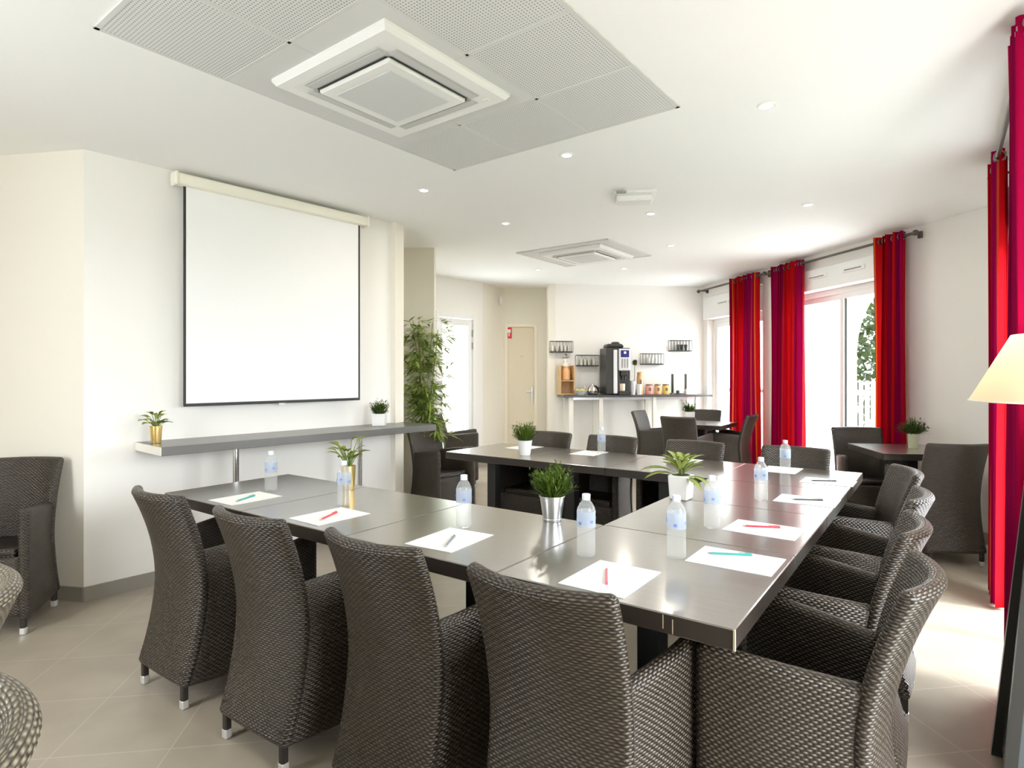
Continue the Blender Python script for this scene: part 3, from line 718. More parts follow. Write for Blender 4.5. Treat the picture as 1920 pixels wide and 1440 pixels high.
# ------------------------------------------------------------------ plants
def pot_mesh(r0, r1, h, n=28):
    bm = new(); lathe(bm, [(r0, 0), (r0 * 1.02, .003), (r1, h - .003), (r1, h), (r1 - .004, h), (r1 - .005, h - .02)], n); return bm
def grass_plant(loc, r0, r1, ph, mat, R, H, label, n=260, gm='grass', square=False, wide=1.):
    t = thing('potted_grass', label, 'potted plant', loc, 0, 'small potted plants')
    if square: bm = new(); box(bm, (0, 0, ph / 2), (2 * r0, 2 * r0, ph), .004, taper=r1 / r0)
    else: bm = pot_mesh(r0, r1, ph)
    if mat == 'zinc':
        lathe(bm, [(r1, ph - .004), (r1 + .003, ph - .002), (r1 + .003, ph + .002), (r1, ph + .003)], 28, cap=False); lathe(bm, [(r0 + .001, .008), (r0 + .003, .011), (r0 + .002, .014)], 28, cap=False)
    obj('pot', bm, mat, t)
    bm = new(); lathe(bm, [(r1 * .9, ph - .012), (r1 * .5, ph - .006), (.002, ph - .004)], 16); obj('soil', bm, 'soil', t)
    bm = new()
    for k in range(n):
        a = random.random() * 2 * PI; q = math.sqrt(random.random()); p = Vector((math.cos(a) * r1 * .7 * q, math.sin(a) * r1 * .7 * q, ph - .01))
        out = q * random.uniform(.4, 1.); lean = out * 1.05 * wide
        d = Vector((math.cos(a) * math.sin(lean), math.sin(a) * math.sin(lean), math.cos(lean)))
        L = (H * (1 - .25 * q) * random.uniform(.7, 1.05) if lean < .6 else (R - r1 * .3) * random.uniform(.8, 1.1)) + .01
        leaf(bm, p, d, Vector((0, 0, 1)) if lean > .1 else Vector((0, 1, 0)), L, random.uniform(.004, .007) * (1 + R * 2), .22, 4)
        if k % 3 == 0:
            for j in range(4):
                f = random.uniform(.45, .95); a2 = random.random() * 6.3
                leaf(bm, p + d * L * f, d + Vector((math.cos(a2), math.sin(a2), .3)) * .9, Vector((0, 0, 1)), R * .28, .006, .2, 2)
    obj('foliage', bm, gm, t)
    return t
def leafy_plant(loc, r0, r1, ph, mat, label, leaves, lm, square=False, base=None):
    t = thing('potted_leafy_plant', label, 'potted plant', loc, 0, 'small potted plants')
    if square: bm = new(); box(bm, (0, 0, ph / 2), (2 * r0, 2 * r0, ph), .004, taper=r1 / r0)
    else: bm = pot_mesh(r0, r1, ph)
    obj('pot', bm, mat, t, rz=TROT if square else 0)
    bm = new(); lathe(bm, [(r1 * .85, ph + (.001 if square else -.012)), (.002, ph + (.005 if square else -.004))], 16); obj('soil', bm, 'soil', t)
    bs = new(); bm = new()
    for (az, tilt, sl, L, w_) in leaves:
        d = Vector((math.cos(az) * math.sin(tilt), math.sin(az) * math.sin(tilt), math.cos(tilt)))
        p0 = Vector((math.cos(az) * .008, math.sin(az) * .008, ph - .012)); p1 = p0 + d * sl
        tube(bs, [p0, p0 + (d + Vector((0, 0, .25))) * sl * .5, p1], .0026, 6, r2=.0015)
        dd = (d + Vector((math.cos(az), math.sin(az), -.15)) * .7).normalized()
        leaf(bm, p1, dd, Vector((0, 0, 1)) if abs(dd.z) < .95 else Vector((1, 0, 0)), L, w_, .35, 6, fold=.35)
    obj('stem', bs, 'stem', t); obj('foliage', bm, lm, t)
    return t
rnd = random.uniform
def spray(n, s0, s1, L0, L1, wr, t0=.1, t1=.9): return [(k * 2.4 + rnd(-.3, .3), rnd(t0, t1), rnd(s0, s1), rnd(L0, L1), rnd(L0, L1) * wr) for k in range(n)]
grass_plant(T(.906, .667 - .02, .7405), .036, .051, .103, 'zinc', .095, .15, 'bushy green grass plant in a zinc pot on the near table row', 420)
grass_plant(T(2.142, 2.253, .7405), .040, .056, .11, 'potw', .09, .175, 'round green grass plant in a white pot on the far table row', 300)
leafy_plant(T(2.125, .60, .7405), .030, .038, .125, 'gold', 'leafy plant with yellow-green leaves in a gold pot on the near table row', spray(22, .04, .15, .05, .085, .55, .05, .75), 'leafd')
leafy_plant(T(.633, 1.387, .7405), .043, .050, .115, 'potw', 'variegated yellow-green leafy plant in a white square planter on the right arm of the table', spray(16, .02, .09, .10, .15, .30, .03, .42) + [(math.radians(175), .95, .06, .15, .05), (math.radians(190), 1.15, .05, .14, .05), (math.radians(-50), 1.3, .03, .13, .045), (math.radians(-70), 1.45, .03, .12, .04)], 'leafv', True)
leafy_plant(S(.33, .17, .9205), .028, .035, .105, 'gold', 'leafy plant in a gold pot at the left end of the wall shelf', spray(20, .02, .10, .05, .075, .6, .1, .95), 'leafd')
grass_plant(S(1.99, .19, .9205), .048, .055, .10, 'potw', .075, .135, 'dark grass plant in a white square pot at the right end of the wall shelf', 260, 'grassd', True)
grass_plant((3.27, 4.90, .7405), .033, .040, .12, 'potg', .115, .15, 'wide dark grass plant in a tall pale green pot on the right dining table', 330, 'grassd', wide=1.25)
grass_plant((2.235, 7.60, .7405), .055, .062, .13, 'potw', .10, .15, 'dark grass plant in a white pot on the far dining table', 200, 'grassd', True)
# bamboo
bt = thing('bamboo_plant', 'tall bamboo plant with slender green leaves in front of the beige pillar', 'bamboo plant', (-.87, 6.06, 0))
bm = new(); lathe(bm, [(.10, 0), (.105, .005), (.135, .30), (.135, .31), (.122, .31), (.120, .28)], 28); obj('pot', bm, 'machine', bt)
bm = new(); lathe(bm, [(.12, .28), (.002, .29)], 20); obj('soil', bm, 'soil', bt)
bm = new(); canes = []
for k in range(7):
    a = k * .9; r = .05
    p0 = Vector((r * math.cos(a), r * math.sin(a), .28)); p1 = Vector((rnd(-.14, .14), rnd(-.08, .08), rnd(1.5, 1.93)))
    pts = [p0 + (p1 - p0) * (i / 6) + Vector((math.sin(i * .8 + k) * .012, 0, 0)) for i in range(7)]
    tube(bm, pts, .008, 8, r2=.004); canes.append(pts)
obj('cane', bm, 'cane', bt)
bm = new()
for k in range(290):
    c = random.choice(canes); f = rnd(.28, 1.) * 5.999; i = int(f); p = c[i].lerp(c[i + 1], f - i)
    a = random.random() * 2 * PI; hgt = p.z
    rad = rnd(.03, .25) * (1.0 if hgt < 1.5 else .7)
    tip = p + Vector((math.cos(a) * rad, min(.13, math.sin(a) * rad * .8), rnd(-.02, .08)))
    for j in range(5):
        a2 = a + rnd(-1.1, 1.1)
        leaf(bm, tip + Vector((rnd(-.02, .02), rnd(-.02, .02), rnd(-.02, .02))), (math.cos(a2), math.sin(a2), rnd(-.5, .55)), (0, 0, 1), rnd(.09, .15), rnd(.018, .032), rnd(.0, .35), 3)
for k in range(40):      # low spray over the armchair
    a2 = random.random() * 6.3
    leaf(bm, (.10 + rnd(-.05, .06), -.16 + rnd(-.04, .04), rnd(.78, 1.08)), (math.cos(a2), math.sin(a2) * .6, rnd(-.7, .3)), (0, 0, 1), rnd(.08, .13), .02, .4, 3)
obj('foliage', bm, 'bamboo', bt)

# ------------------------------------------------------------------ screen and wall shelf
ps = thing('projection_screen', 'white pull-down projection screen with a thin black border on the left wall', 'projection screen', S(1.205, 0, 0), math.atan2(SWD.y, SWD.x), None)
ns = -1     # local -y points into the room
bm = new(); box(bm, (0, .075 * ns, 2.60), (1.46, .08, .075), .018, seg=3); obj('screen_casing', bm, 'casing', ps)
for x in (-.735, .735):
    bm = new(); box(bm, (x, .075 * ns, 2.60), (.02, .09, .085), .006); obj('casing_cap', bm, 'casing', ps)
    bm = new(); box(bm, (x * .96, .03 * ns, 2.605), (.03, .06, .05), .004); obj('wall_bracket', bm, 'grey', ps)
bm = new(); box(bm, (0, .07 * ns, 1.852), (1.335, .003, 1.43)); obj('screen_cloth', bm, 'screen', ps)
for x in (-.672, .672):
    bm = new(); box(bm, (x, .0705 * ns, 1.852), (.016, .004, 1.42)); obj('screen_border', bm, 'screenb', ps)
bm = new(); box(bm, (0, .071 * ns, 1.141), (1.36, .012, .020), .004); obj('bottom_bar', bm, 'screenb', ps)
bm = new(); box(bm, (0, .072 * ns, 1.131), (.05, .004, .02), .001); obj('pull_tab', bm, 'casing', ps)
sh = thing('wall_shelf', 'long grey wall shelf on chrome poles under the projection screen', 'shelf', S(0, 0, 0), math.atan2(SWD.y, SWD.x))
bm = new(); box(bm, (1.335, -.215, .893), (2.13, .425, .052), .002); obj('shelf_board', bm, 'shelf', sh)
bm = new(); box(bm, (.2695, -.215, .893), (.003, .423, .050), .0005); obj('end_edging', bm, 'cream', sh)['label'] = 'pale end edging'
for s in (.76, 1.72):
    bm = new(); tube(bm, [(s, -.30, 0), (s, -.30, .867)], .021, 16); pl = obj('pole', bm, 'chrome', sh)
    bm = new(); lathe(bm, [(.05, 0), (.05, .006), (.022, .01)], 20, (s, -.30, 0)); obj('pole_foot', bm, 'chrome', pl)

# ------------------------------------------------------------------ coffee counter
FROT = math.atan2(-FD.y, -FD.x)     # local +x runs to the right along the far wall, local -y into the room
QF = lambda x, n, z=0.: F(2.256 - x, n, z)   # x measured from the counter's left end
ct = thing('coffee_counter', 'tall coffee counter with a thin dark top on slim white legs along the far wall', 'counter', QF(0, 0), FROT)
bm = new(); box(bm, (1.10, -.22, 1.035), (2.20, .42, .03), .003); obj('counter_top', bm, 'counter', ct)
for x, wd in ((.12, .06), (.55, .055), (1.34, .05), (1.98, .045)):
    bm = new(); box(bm, (x, -.37, .51), (wd, .05, 1.02), .003); obj('leg', bm, 'cream', ct)
    bm = new(); box(bm, (x, -.06, .51), (wd, .05, 1.02), .003); obj('leg', bm, 'cream', ct)
bm = new()
for n in (-.37, -.06): box(bm, (1.05, n, 1.0), (1.9, .02, .04), .002)
obj('under_rail', bm, 'steel', ct)
CT = 1.0502
def on(x, n, z=CT): return QF(x, n, z)
BR = FROT
# x along the counter from its left end
cm = thing('coffee_machine', 'black and silver coffee machine with a blue display on the counter', 'coffee machine', on(.78, .25), FROT)
bm = new(); box(bm, (-.06, 0, .34), (.20, .34, .66), .01); obj('machine_body', bm, 'machine', cm)
bm = new(); box(bm, (.12, .03, .34), (.18, .28, .66), .01); obj('machine_back', bm, 'machine', cm)
bm = new(); box(bm, (-.035, -.185, .33), (.055, .03, .62), .008); obj('silver_column', bm, 'silver', cm)
bm = new(); box(bm, (.10, -.15, .50), (.17, .10, .31), .012); hd = obj('dispenser_head', bm, 'silver', cm)
bm = new(); box(bm, (.10, -.2025, .585), (.12, .006, .10), .002); obj('display', bm, 'blue', hd)
bm = new(); box(bm, (.10, -.207, .60), (.035, .003, .035), .001); obj('display_icon', bm, 'silver', hd)
bm = new()
for k in range(3): box(bm, (.062 + .038 * k, -.2025, .45), (.022, .006, .13), .002)
obj('button_strip', bm, 'grey', hd)
bm = new(); box(bm, (.10, -.14, .31), (.10, .08, .08), .008); tube(bm, [(.08, -.15, .27), (.08, -.15, .22)], .012); tube(bm, [(.12, -.15, .27), (.12, -.15, .22)], .012); obj('spout', bm, 'machine', cm)
bm = new(); box(bm, (.10, -.13, .025), (.17, .14, .05), .006); obj('drip_tray', bm, 'machine', cm)
bm = new(); lathe(bm, [(.035, .05), (.045, .06), (.05, .15), (.046, .16)], 18, (.075, -.13, 0)); obj('coffee_pot', bm, 'pale', cm)
bm = new(); box(bm, (0, .02, .70), (.26, .22, .06), .02, taper=.9); obj('bean_hopper', bm, 'machine', cm)
bm = new(); lathe(bm, [(.06, .73), (.065, .735), (.05, .76), (.01, .765)], 20, (.03, .02, 0)); obj('hopper_lid', bm, 'machine', cm)
# crate with carafe
cr = thing('wooden_crate', 'upright wooden crate at the left end of the coffee counter', 'crate', on(.10, .14), FROT)
bm = new()
for x in (-.10, .10): box(bm, (x, 0, .21), (.018, .20, .42), .002)
for z in (.01, .20): box(bm, (0, 0, z), (.20, .20, .016), .002)
box(bm, (0, .095, .21), (.20, .01, .42), .002); obj('crate_frame', bm, 'wood', cr)
jr = thing('juice_jar', 'glass drink jar with an amber base standing in the wooden crate', 'jar', on(.10, .14, CT + .209), FROT)
bm = new(); lathe(bm, [(.05, 0), (.062, .01), (.065, .12), (.05, .16), (.04, .17), (.04, .2)], 20); obj('jar_body', bm, 'amber', jr)
bm = new(); lathe(bm, [(.045, .2), (.045, .235), (.02, .25)], 20); obj('jar_lid', bm, 'cream', jr)
pj = leafy_plant(on(.16, .13, CT + .459), .022, .028, .06, 'cream', 'small dark-leaved sprig in a pale cup on top of the crate jar', spray(9, .02, .07, .04, .06, .5), 'grassd')
pj['category'] = 'potted plant'; pj.location = on(.10, .14, CT + .4595)
bw = thing('fruit_bowl', 'white bowl at the left end of the counter, in front of the crate', 'bowl', on(.272, .315), FROT)
bm = new(); lathe(bm, [(.04, 0), (.043, .004), (.085, .053), (.097, .066), (.093, .066), (.076, .048), (.034, .012)], 26); obj('bowl_body', bm, 'potw', bw)
for k, (x, y, z) in enumerate(((.0, .0, .045), (.055, .02, .072), (-.045, .03, .070), (.01, -.05, .072))):
    bm = new(); sphere(bm, (0, 0, 0), .029, 14, .85)
    for v in bm.verts:
        if abs(v.co.x) > .022: v.co.x *= 1.2
    p = on(.272 + x * .85, .315 - y * .85, CT + z * .88)
    l = thing('lemon', 'yellow lemon in the white bowl on the coffee counter', 'lemon', p, k, 'lemons in the bowl')
    l.rotation_euler.z = k * 1.1
    o = obj('lemon_body', bm, 'lemon', l)
for i, (x, n, lab) in enumerate(((.457, .30, 'round steel teapot left of the coffee machine, facing the crate'), (.51, .135, 'round steel teapot close against the coffee machine'))):
    tp = thing('steel_teapot', lab, 'teapot', on(x, n), FROT + (2.6 if i == 0 else 2.9), 'steel teapots')
    bm = new(); lathe(bm, [(.05, 0), (.075, .02), (.085, .06), (.07, .11), (.04, .135), (.012, .14), (.012, .155), (.004, .16)], 22); obj('pot_body', bm, 'chrome', tp)
    bm = new(); tube(bm, [(.07, 0, .06), (.105, 0, .09), (.12, 0, .13)], .014, 8, r2=.008); obj('spout', bm, 'chrome', tp)
    bm = new(); tube(bm, [(-.075, 0, .10), (-.12, 0, .10), (-.125, 0, .06), (-.08, 0, .04)], .007, 8); obj('handle', bm, 'machine', tp)
def jar(x, n, r, h, mat, lid, label, name='storage_jar', group='coloured jars on the counter'):
    t = thing(name, label, 'jar', on(x, n), 0, group)
    bm = new(); lathe(bm, [(r * .9, 0), (r, .006), (r, h * .8), (r * .85, h * .86)], 20); obj('jar_body', bm, mat, t)
    bm = new(); lathe(bm, [(r * .92, h * .86), (r * .92, h * .97), (r * .5, h), (.003, h)], 20); obj('jar_lid', bm, lid, t)
    bm = new(); box(bm, (.0, -r, h * .5), (r * .7, .004, h * .3), .001); obj('jar_tag', bm, 'lid', t)
jar(1.195, .19, .045, .33, 'amber', 'amber', 'tall amber canister right of the coffee machine')
jar(1.335, .19, .055, .15, 'pink', 'lid', 'pink jar, first of the three squat jars on the counter')
jar(1.465, .19, .05, .15, 'amber', 'lid', 'orange jar between the pink and the yellow jar')
jar(1.59, .19, .052, .15, 'yellow', 'lid', 'yellow jar nearest the drink dispenser')
for k in range(2):
    c_ = thing('cup_stack_sleeve', ['white stack of paper cups beside the coffee machine', 'second white paper cup stack, in front of the amber canister'][k], 'cups', on(1.045 + .09 * k, .31), 0, 'stacks of white paper cups')
    bm = new()
    for j in range(8 - 3 * k): lathe(bm, [(.03, .016 * j), (.04, .016 * j + .085), (.042, .016 * j + .088)], 18, cap=(j == 0))
    o = obj('nested_cups', bm, 'potw', c_); c_.name = 'paper_cup_tower'
fl = thing('flower_vase', 'slim white vase with a single green ball flower beside the coffee machine', 'vase', on(1.13, .14))
bm = new(); lathe(bm, [(.03, 0), (.035, .01), (.022, .12), (.014, .2), (.016, .21)], 18); obj('vase_body', bm, 'potw', fl)
bm = new(); tube(bm, [(0, 0, .18), (.003, 0, .44)], .004, 6); obj('stem', bm, 'stem', fl)
bm = new()
for k in range(160):
    a = rnd(0, 6.28); z = rnd(-1, 1); d = Vector((math.cos(a) * math.sqrt(1 - z * z), math.sin(a) * math.sqrt(1 - z * z), z))
    leaf(bm, Vector((.003, 0, .47)) + d * .008, d, (0, 0, 1) if abs(z) < .9 else (1, 0, 0), .045, .012, .05, 2)
obj('flower_head', bm, 'grassd', fl)
dd = thing('drink_dispenser', 'clear drink dispenser between two dark uprights near the right end of the counter', 'drink dispenser', on(1.80, .18), FROT)
for x in (-.105, .10):
    bm = new(); box(bm, (x, 0, .15), (.02, .05, .30), .003); obj('upright', bm, 'machine', dd)
bm = new(); box(bm, (0, 0, .01), (.24, .12, .02), .003); obj('dispenser_base', bm, 'grey', dd)
bm = new(); lathe(bm, [(.075, .03), (.08, .035), (.08, .28), (.07, .29)], 22); obj('dispenser_jar', bm, 'clear', dd)
bm = new(); box(bm, (-.06, -.09, .035), (.04, .03, .05), .006); obj('tap', bm, 'machine', dd)
nb = thing('napkin_box', 'low white napkin box in front of the drink dispenser', 'box', on(1.90, .34), FROT)
bm = new(); box(bm, (0, 0, .035), (.16, .09, .07), .006); obj('box_body', bm, 'potw', nb)
bm = new(); box(bm, (0, 0, .075), (.12, .05, .03), .008); obj('napkin', bm, 'paper', nb)

# wire racks on the far wall
def wire_rack(x, z, label, wd=.33, hh=.16, items=0):
    t = thing('wire_wall_rack', label, 'rack', QF(x, 0, z), FROT, 'wire racks on the far wall')
    bm = new()
    for zz in (0, hh): tube(bm, [(-wd / 2, -.008, zz), (-wd / 2, -.10, zz), (wd / 2, -.10, zz), (wd / 2, -.008, zz), (-wd / 2, -.008, zz)], .004, 6)
    for k in range(8):
        xx = -wd / 2 + wd * k / 7; tube(bm, [(xx, -.10, 0), (xx, -.10, hh)], .0028, 5); tube(bm, [(xx, -.008, hh), (xx, -.008, 0), (xx, -.10, 0)], .0028, 5)
    obj('rack_wires', bm, 'wire', t)
    bm = new(); box(bm, (0, -.054, .008), (wd - .01, .085, .012), .002); obj('rack_floor', bm, 'wire', t)
    return t
RK = [(.05, 1.665, 'topmost left wire rack on the far wall, beside the recess'), (.44, 1.465, 'lower left wire rack on the far wall, left of the coffee machine'), (1.43, 1.49, 'lower right wire rack on the far wall, above the pink jar'), (1.87, 1.69, 'topmost right wire rack on the far wall, holding three dark jars')]
for x, z, lab in RK: wire_rack(x, z, lab)
for i, (x, z, n, m_) in enumerate(((.05, 1.665, 5, 'cream'), (.44, 1.465, 4, 'cream'), (1.43, 1.49, 3, 'potw'), (1.90, 1.69, 3, 'lid'))):
    for k in range(n):
        t = thing('rack_cup', ['pale cup in the topmost left wire rack', 'pale cup in the lower left wire rack', 'white cup in the lower right wire rack', 'dark jar in the topmost right wire rack'][i], 'cup', QF(x - .03 * n + .06 * k + .03, .052, z + .0145), 0, ['cups in the topmost left rack', 'cups in the lower left rack', 'cups in the lower right rack', 'jars in the topmost right rack'][i])
        bm = new(); lathe(bm, [(.018, 0), (.026, .085), (.024, .085), (.016, .01)], 14); obj('cup_body', bm, 'machine' if m_ == 'lid' else m_, t)

# ------------------------------------------------------------------ curtains
def curtain(name, label, pf, s0, s1, zt=2.63, zb=.015, folds=6, amp=.055, spread=0., off=.12, group='red striped curtains', phase=0., u0=0.):
    t = thing(name, label, 'curtain', (0, 0, 0), 0, group)
    bm = new(); uvl = bm.loops.layers.uv.active
    nu, nv = folds * 14, 30; rows = []; fab = None
    for j in range(nv + 1):
        h = j / nv; z = zt + (zb - zt) * h; row = []
        for i in range(nu + 1):
            q = i / nu; s = s0 + (s1 - s0) * q; s += (q - .5) * spread * h ** 1.5
            ph = q * folds * 2 * PI + phase
            a = amp * (1 - .15 * math.sin(h * 2 + q * 9)) * (1 + .25 * math.sin(q * 17 + 1)); n = off + a * math.sin(ph + .35 * math.sin(h * 2.5 + q * 5))
            s += .012 * math.sin(2 * ph) + .008 * math.sin(h * 4 + q * 11)
            row.append(bm.verts.new(pf(s, n, z)))
        rows.append(row)
    us = [u0]
    for i in range(nu): us.append(us[-1] + (rows[4][i + 1].co - rows[4][i].co).length)
    for j in range(nv):
        for i in range(nu):
            f = bm.faces.new((rows[j][i], rows[j][i + 1], rows[j + 1][i + 1], rows[j + 1][i])); f.tag = True
            for l, uv in zip(f.loops, ((us[i], j / nv), (us[i + 1], j / nv), (us[i + 1], (j + 1) / nv), (us[i], (j + 1) / nv))): l[uvl].uv = uv
    c = obj('curtain_cloth', bm, 'curtain', t, ang=3)
    for k in range(folds * 2 if folds < 7 else 12):
        s = s0 + (s1 - s0) * (k + .5) / (folds * 2)
        p = pf(s, off, zt - .045); d = (pf(s + .01, off, 0) - pf(s, off, 0)).normalized()
        bm = new(); bmesh.ops.create_circle(bm, segments=4, radius=.001)
        bm.free(); bm = new()
        ex = Vector((0, 0, 1)); ey = Vector((d.y, -d.x, 0))
        R0, r_ = .026, .005; rg = []
        for a in range(14):
            aa = a / 14 * 2 * PI; cdir = ex * math.cos(aa) + ey * math.sin(aa)
            rg.append([bm.verts.new(p + cdir * (R0 + r_ * math.cos(b * PI / 3)) + d * r_ * math.sin(b * PI / 3)) for b in range(6)])
        for a in range(14):
            for b in range(6): bm.faces.new((rg[a][b], rg[(a + 1) % 14][b], rg[(a + 1) % 14][(b + 1) % 6], rg[a][(b + 1) % 6]))
        obj('eyelet', bm, 'ring', c)
    return t
def rod(label, pf, s0, s1, z=2.585, off=.12):
    t = thing('curtain_rod', label, 'curtain rod', (0, 0, 0), 0, 'dark curtain rods')
    bm = new(); tube(bm, [pf(s0, off, z), pf(s1, off, z)], .0125, 12); obj('pole', bm, 'rod', t)
    for s in (s0, s1):
        bm = new(); sphere(bm, pf(s, off, z), .026, 16); obj('finial', bm, 'rod', t)
    for s in (s0 + .06, s1 - .06):
        bm = new(); tube(bm, [pf(s, off, z), pf(s, .01, z)], .008, 8); lathe(bm, [(.02, -.03), (.02, .03)], 10, pf(s, .012, z)); obj('rod_bracket', bm, 'rod', t)
rod('dark curtain rod over the farthest window, ending by the counter', W, .09, 1.72)
rod('dark curtain rod over the sliding window with the vents', W, 1.82, 3.90)
curtain('curtain', 'red striped curtain at the farthest window, behind the white-edged armchair', W, 1.0, 1.60, folds=6, u0=.1)
curtain('curtain', 'red striped curtain left of the sliding window, brightest one in the middle', W, 1.92, 2.44, folds=6, u0=.50, phase=.6)
curtain('curtain', 'dark red and magenta striped curtain right of the sliding window, beside the beige wall', W, 3.50, 3.79, folds=4, u0=.2, phase=2.)
NP = lambda s, n, z=0.: T(-.78 + n, 3.95 - s, z)     # along the near right wall, from the far corner towards the camera
rod('curtain rod of the near right window beside the floor lamp', NP, .55, 2.62, off=.13)
curtain('curtain', 'red striped curtain farther along the near right wall, a narrow strip behind the nearest one', NP, .68, 1.02, folds=4, amp=.035, off=.12, u0=.62, phase=.5)
curtain('curtain', 'wide red, magenta and orange striped curtain at the right picture edge behind the lamp', NP, 2.36, 2.60, folds=3, off=.14, spread=.34, amp=.045, u0=.15, phase=2.4)

# ------------------------------------------------------------------ floor lamp
LP = T(-.735, 1.085)
lp = thing('floor_lamp', 'floor lamp with a wide cream cone shade on a dark tapering pedestal', 'floor lamp', LP, TROT)
def frustum(bm, w0, w1, z0, z1, mi=0):
    a = [bm.verts.new((x * w0, y * w0, z0)) for x, y in ((-1, -1), (1, -1), (1, 1), (-1, 1))]; b = [bm.verts.new((x * w1, y * w1, z1)) for x, y in ((-1, -1), (1, -1), (1, 1), (-1, 1))]
    for i in range(4): bm.faces.new((a[i], a[(i + 1) % 4], b[(i + 1) % 4], b[i])).material_index = mi
    bm.faces.new(a); bm.faces.new(b)
for x, y in ((-1, -1), (1, -1), (1, 1), (-1, 1)):
    bm = new(); a = .185; b = .085
    tube(bm, [(x * a, y * a, 0), (x * b, y * b, 1.17)], .022, 4); obj('corner_post', bm, 'lampbase', lp)
bm = new(); frustum(bm, .172, .076, .03, 1.15); obj('pedestal_panel', bm, 'lamppan', lp)
bm = new(); box(bm, (0, 0, 1.18), (.21, .21, .016), .003); obj('top_plate', bm, 'steel', lp)
bm = new(); tube(bm, [(0, 0, 1.17), (0, 0, 1.36)], .012, 10); obj('lamp_stem', bm, 'steel', lp)
bm = new(); lathe(bm, [(.27, 1.255), (.16, 1.468)], 48, cap=False); sd = obj('lamp_shade', bm, 'shade', lp)
bm = new(); tube(bm, [(0.27 * math.cos(k * PI / 24), .27 * math.sin(k * PI / 24), 1.255) for k in range(49)], .003, 6); obj('shade_rim', bm, 'cream', sd)
bm = new(); sphere(bm, (0, 0, 1.36), .03, 14); obj('bulb', bm, 'cream', lp)
L = bpy.data.lights.new('floor_lamp_bulb', 'POINT'); L.energy = 3.5; L.color = (1, .82, .58); L.shadow_soft_size = .05
lo = bpy.data.objects.new('floor_lamp_bulb', L); COL.objects.link(lo); lo.location = (LP.x, LP.y, 1.36); lo.location.z = 1.405

# ------------------------------------------------------------------ outside
def gface(name, pts, z, mat):
    bm = new(); prism(bm, pts, z - .1, z); return struct(name, bm, mat)
gface('terrace_ground', [(-6, 14), (-3, 9.8), (3.2, 9.6), (4.2, 4.9), (14, 4.9), (14, 14)], -.03, 'outg')
gface('added_dark_ground', [(4.2, 4.89), (4.4, 4.6), (2.4, 1.3), (1.2, -3.5), (8, -40), (60, -40), (60, 4.89)], -.03, 'darkground')  # unseen dark ground, added to cut daylight bounced up to the ceiling
# walls and roof added beyond the glazed door to dim its daylight
bm = new(); prism(bm, [G(s_, n_).xy for s_, n_ in ((-1.6, -2.3), (3.2, -2.3), (3.2, -2.45), (-1.6, -2.45))], -.03, 2.75); prism(bm, [G(s_, n_).xy for s_, n_ in ((-1.6, -.16), (-1.5, -.16), (-1.5, -2.3), (-1.6, -2.3))], -.03, 2.75); struct('light_blocker_wall', bm, 'blocker')
bm = new(); prism(bm, [G(s_, n_).xy for s_, n_ in ((-1.6, -.16), (3.2, -.16), (3.2, -2.45), (-1.6, -2.45))], 2.75, 2.85); struct('light_blocker_roof', bm, 'outw')
# arcade wall 2 m outside the window wall, one arch
def arcade():
    bm = new(); n0, n1 = -2.0, -2.25
    aL, aR, zs = .50, .50 + 2.28, 1.66
    def P3(s, n, z): return bm.verts.new(W(s, n, z))
    def slab(poly):
        a = [P3(s, n0, z) for s, z in poly]; b = [P3(s, n1, z) for s, z in poly]; k = len(poly)
        bm.faces.new(a); bm.faces.new(b)
        for i in range(k): bm.faces.new((a[i], a[(i + 1) % k], b[(i + 1) % k], b[i]))
    zt = 2.95
    slab([(-3.2, -.03), (aL, -.03), (aL, zs), (aL, zt), (-3.2, zt)])
    arc = [(aL + 1.14 - 1.14 * math.cos(PI * i / 24), zs + 1.14 * math.sin(PI * i / 24)) for i in range(25)]
    for (s_, z_), (s2, z2) in zip(arc, arc[1:]): slab([(s_, z_), (s2, z2), (s2, zt), (s_, zt)])
    slab([(aR, -.03), (aR + 1.6, -.03), (aR + 1.6, zt), (aR, zt)])
    tag(obj('arcade_wall', bm, 'outw'), 'white outdoor arcade wall with a round arch beyond the sliding window', 'arcade', kind='structure')
arcade()
fc = thing('picket_fence', 'white picket fence outside, seen under the arch through the sliding window', 'fence', (0, 0, 0))
bm = new()
for z in (.25, 1.05): frame_box(bm, W(-1.0, -2.75).xy, W(2.8, -2.75).xy, z - .04, z + .04, None, .03)
obj('fence_rail', bm, 'fence', fc)
pk = None
for k in range(30):
    s = -.95 + k * .125
    if pk is None:
        bm = new(); box(bm, (0, 0, .62), (.085, .02, 1.24), .006); pk = obj('picket', bm, 'fence', fc, W(s, -2.72), math.atan2(WWD.y, WWD.x))
    else:
        c = pk.copy(); COL.objects.link(c); c.location = W(s, -2.72)
hd_ = thing('garden_hedge', 'bright green garden foliage outside behind the picket fence', 'hedge', W(-1.3, -4.7))
bm = new()
for k in range(7500):
    p = Vector((rnd(-1.1, 1.1), rnd(-2.6, 2.6), rnd(.1, 3.6))); d = Vector((rnd(-1, 1), rnd(-1, 1), rnd(-.6, .9)))
    leaf(bm, p, d, (0, 0, 1), rnd(.14, .26), rnd(.07, .12), .2, 2)
obj('foliage', bm, 'hedge', hd_)
bm = new()
for x in (-1.6, -.5, .6, 1.7): tube(bm, [(0, x, 0), (.05, x + .1, 1.2), (0, x, 2.8)], .05, 8, r2=.015)
obj('stem', bm, 'cane', hd_)

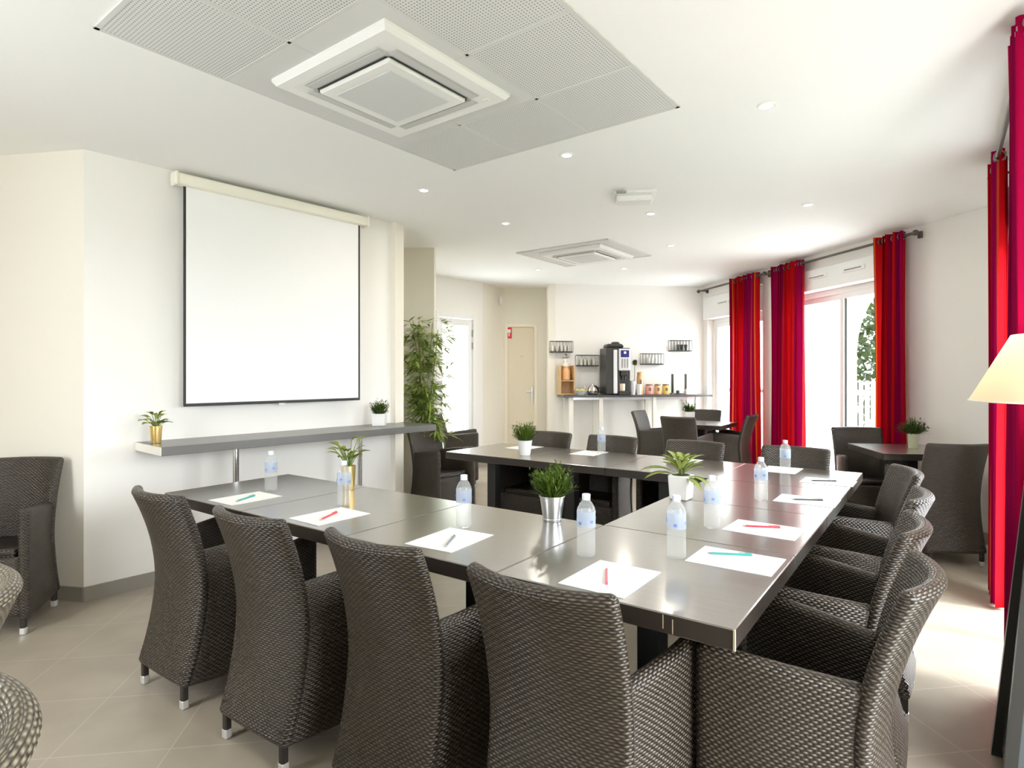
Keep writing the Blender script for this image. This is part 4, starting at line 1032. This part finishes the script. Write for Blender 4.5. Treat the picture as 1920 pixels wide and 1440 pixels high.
# ------------------------------------------------------------------ light, sky, camera
wd = bpy.data.worlds.new('daylight'); sc.world = wd; wd.use_nodes = True
bg = wd.node_tree.nodes['Background']; bg.inputs[0].default_value = (.90, .95, 1.0, 1); bg.inputs[1].default_value = 11.8
def portal(a, b, z0, z1):
    a = Vector(a); b = Vector(b); d = (b - a); n = Vector((d.y, -d.x)).normalized(); c = (a + b) / 2
    l = bpy.data.lights.new('window_portal', 'AREA'); l.shape = 'RECTANGLE'; l.size = d.length; l.size_y = z1 - z0; l.cycles.is_portal = True
    o = bpy.data.objects.new('window_portal', l); COL.objects.link(o)
    z = -Vector((n.x, n.y, 0)); x = Vector((d.x, d.y, 0)).normalized(); y = z.cross(x)
    o.matrix_world = Matrix(((x.x, y.x, z.x, c.x), (x.y, y.y, z.y, c.y), (x.z, y.z, z.z, (z0 + z1) / 2), (0, 0, 0, 1)))
portal(W(WIN1[0], -.26).xy, W(WIN1[1], -.26).xy, 0, 2.5)
portal(W(WIN2[0], -.26).xy, W(WIN2[1], -.26).xy, 0, 2.5)
portal(N(NW0, -.26).xy, N(NW1, -.26).xy, 0, 2.45)
nd = (R4 - R3).normalized()
cd_ = (R3 - R2).normalized()
portal(R2 + cd_ * .7 + Vector((cd_.y, -cd_.x)) * -.16, R2 + cd_ * 2.25 + Vector((cd_.y, -cd_.x)) * -.16, .05, 2.1)
for a, b in ((3.2, 4.0),): portal(R3 + nd * a + Vector((nd.y, -nd.x)) * -.16, R3 + nd * b + Vector((nd.y, -nd.x)) * -.16, .8, 2.4)  # portal of the added fill opening in the near wall
sun = bpy.data.lights.new('sun', 'SUN'); sun.energy = 4.5; sun.angle = .09; sun.color = (.94, .97, 1)
so = bpy.data.objects.new('sun', sun); COL.objects.link(so)
sd_ = Vector((TU.x * .36, TU.y * .36, -.93)); so.rotation_euler = sd_.to_track_quat('-Z', 'Y').to_euler()
cam = bpy.data.cameras.new('camera'); co = bpy.data.objects.new('camera', cam); COL.objects.link(co)
co.location = (0, 0, 1.34); co.rotation_euler = (PI / 2, 0, 0)
cam.sensor_width = 36; cam.lens = 36 * 1127.25 / 1920; cam.shift_y = -17.64 / 1920; cam.clip_start = .02
sc.camera = co
sc.view_settings.view_transform = 'Standard'; sc.view_settings.look = 'None'; sc.view_settings.gamma = 1; sc.view_settings.use_curve_mapping = False
sc.view_settings.exposure = 0.46
sc.cycles.max_bounces = 10; sc.cycles.diffuse_bounces = 6; sc.cycles.glossy_bounces = 4; sc.cycles.transmission_bounces = 6; sc.cycles.transparent_max_bounces = 16
sc.cycles.use_denoising = True; sc.cycles.sample_clamp_indirect = 8; sc.cycles.caustics_reflective = False; sc.cycles.caustics_refractive = False
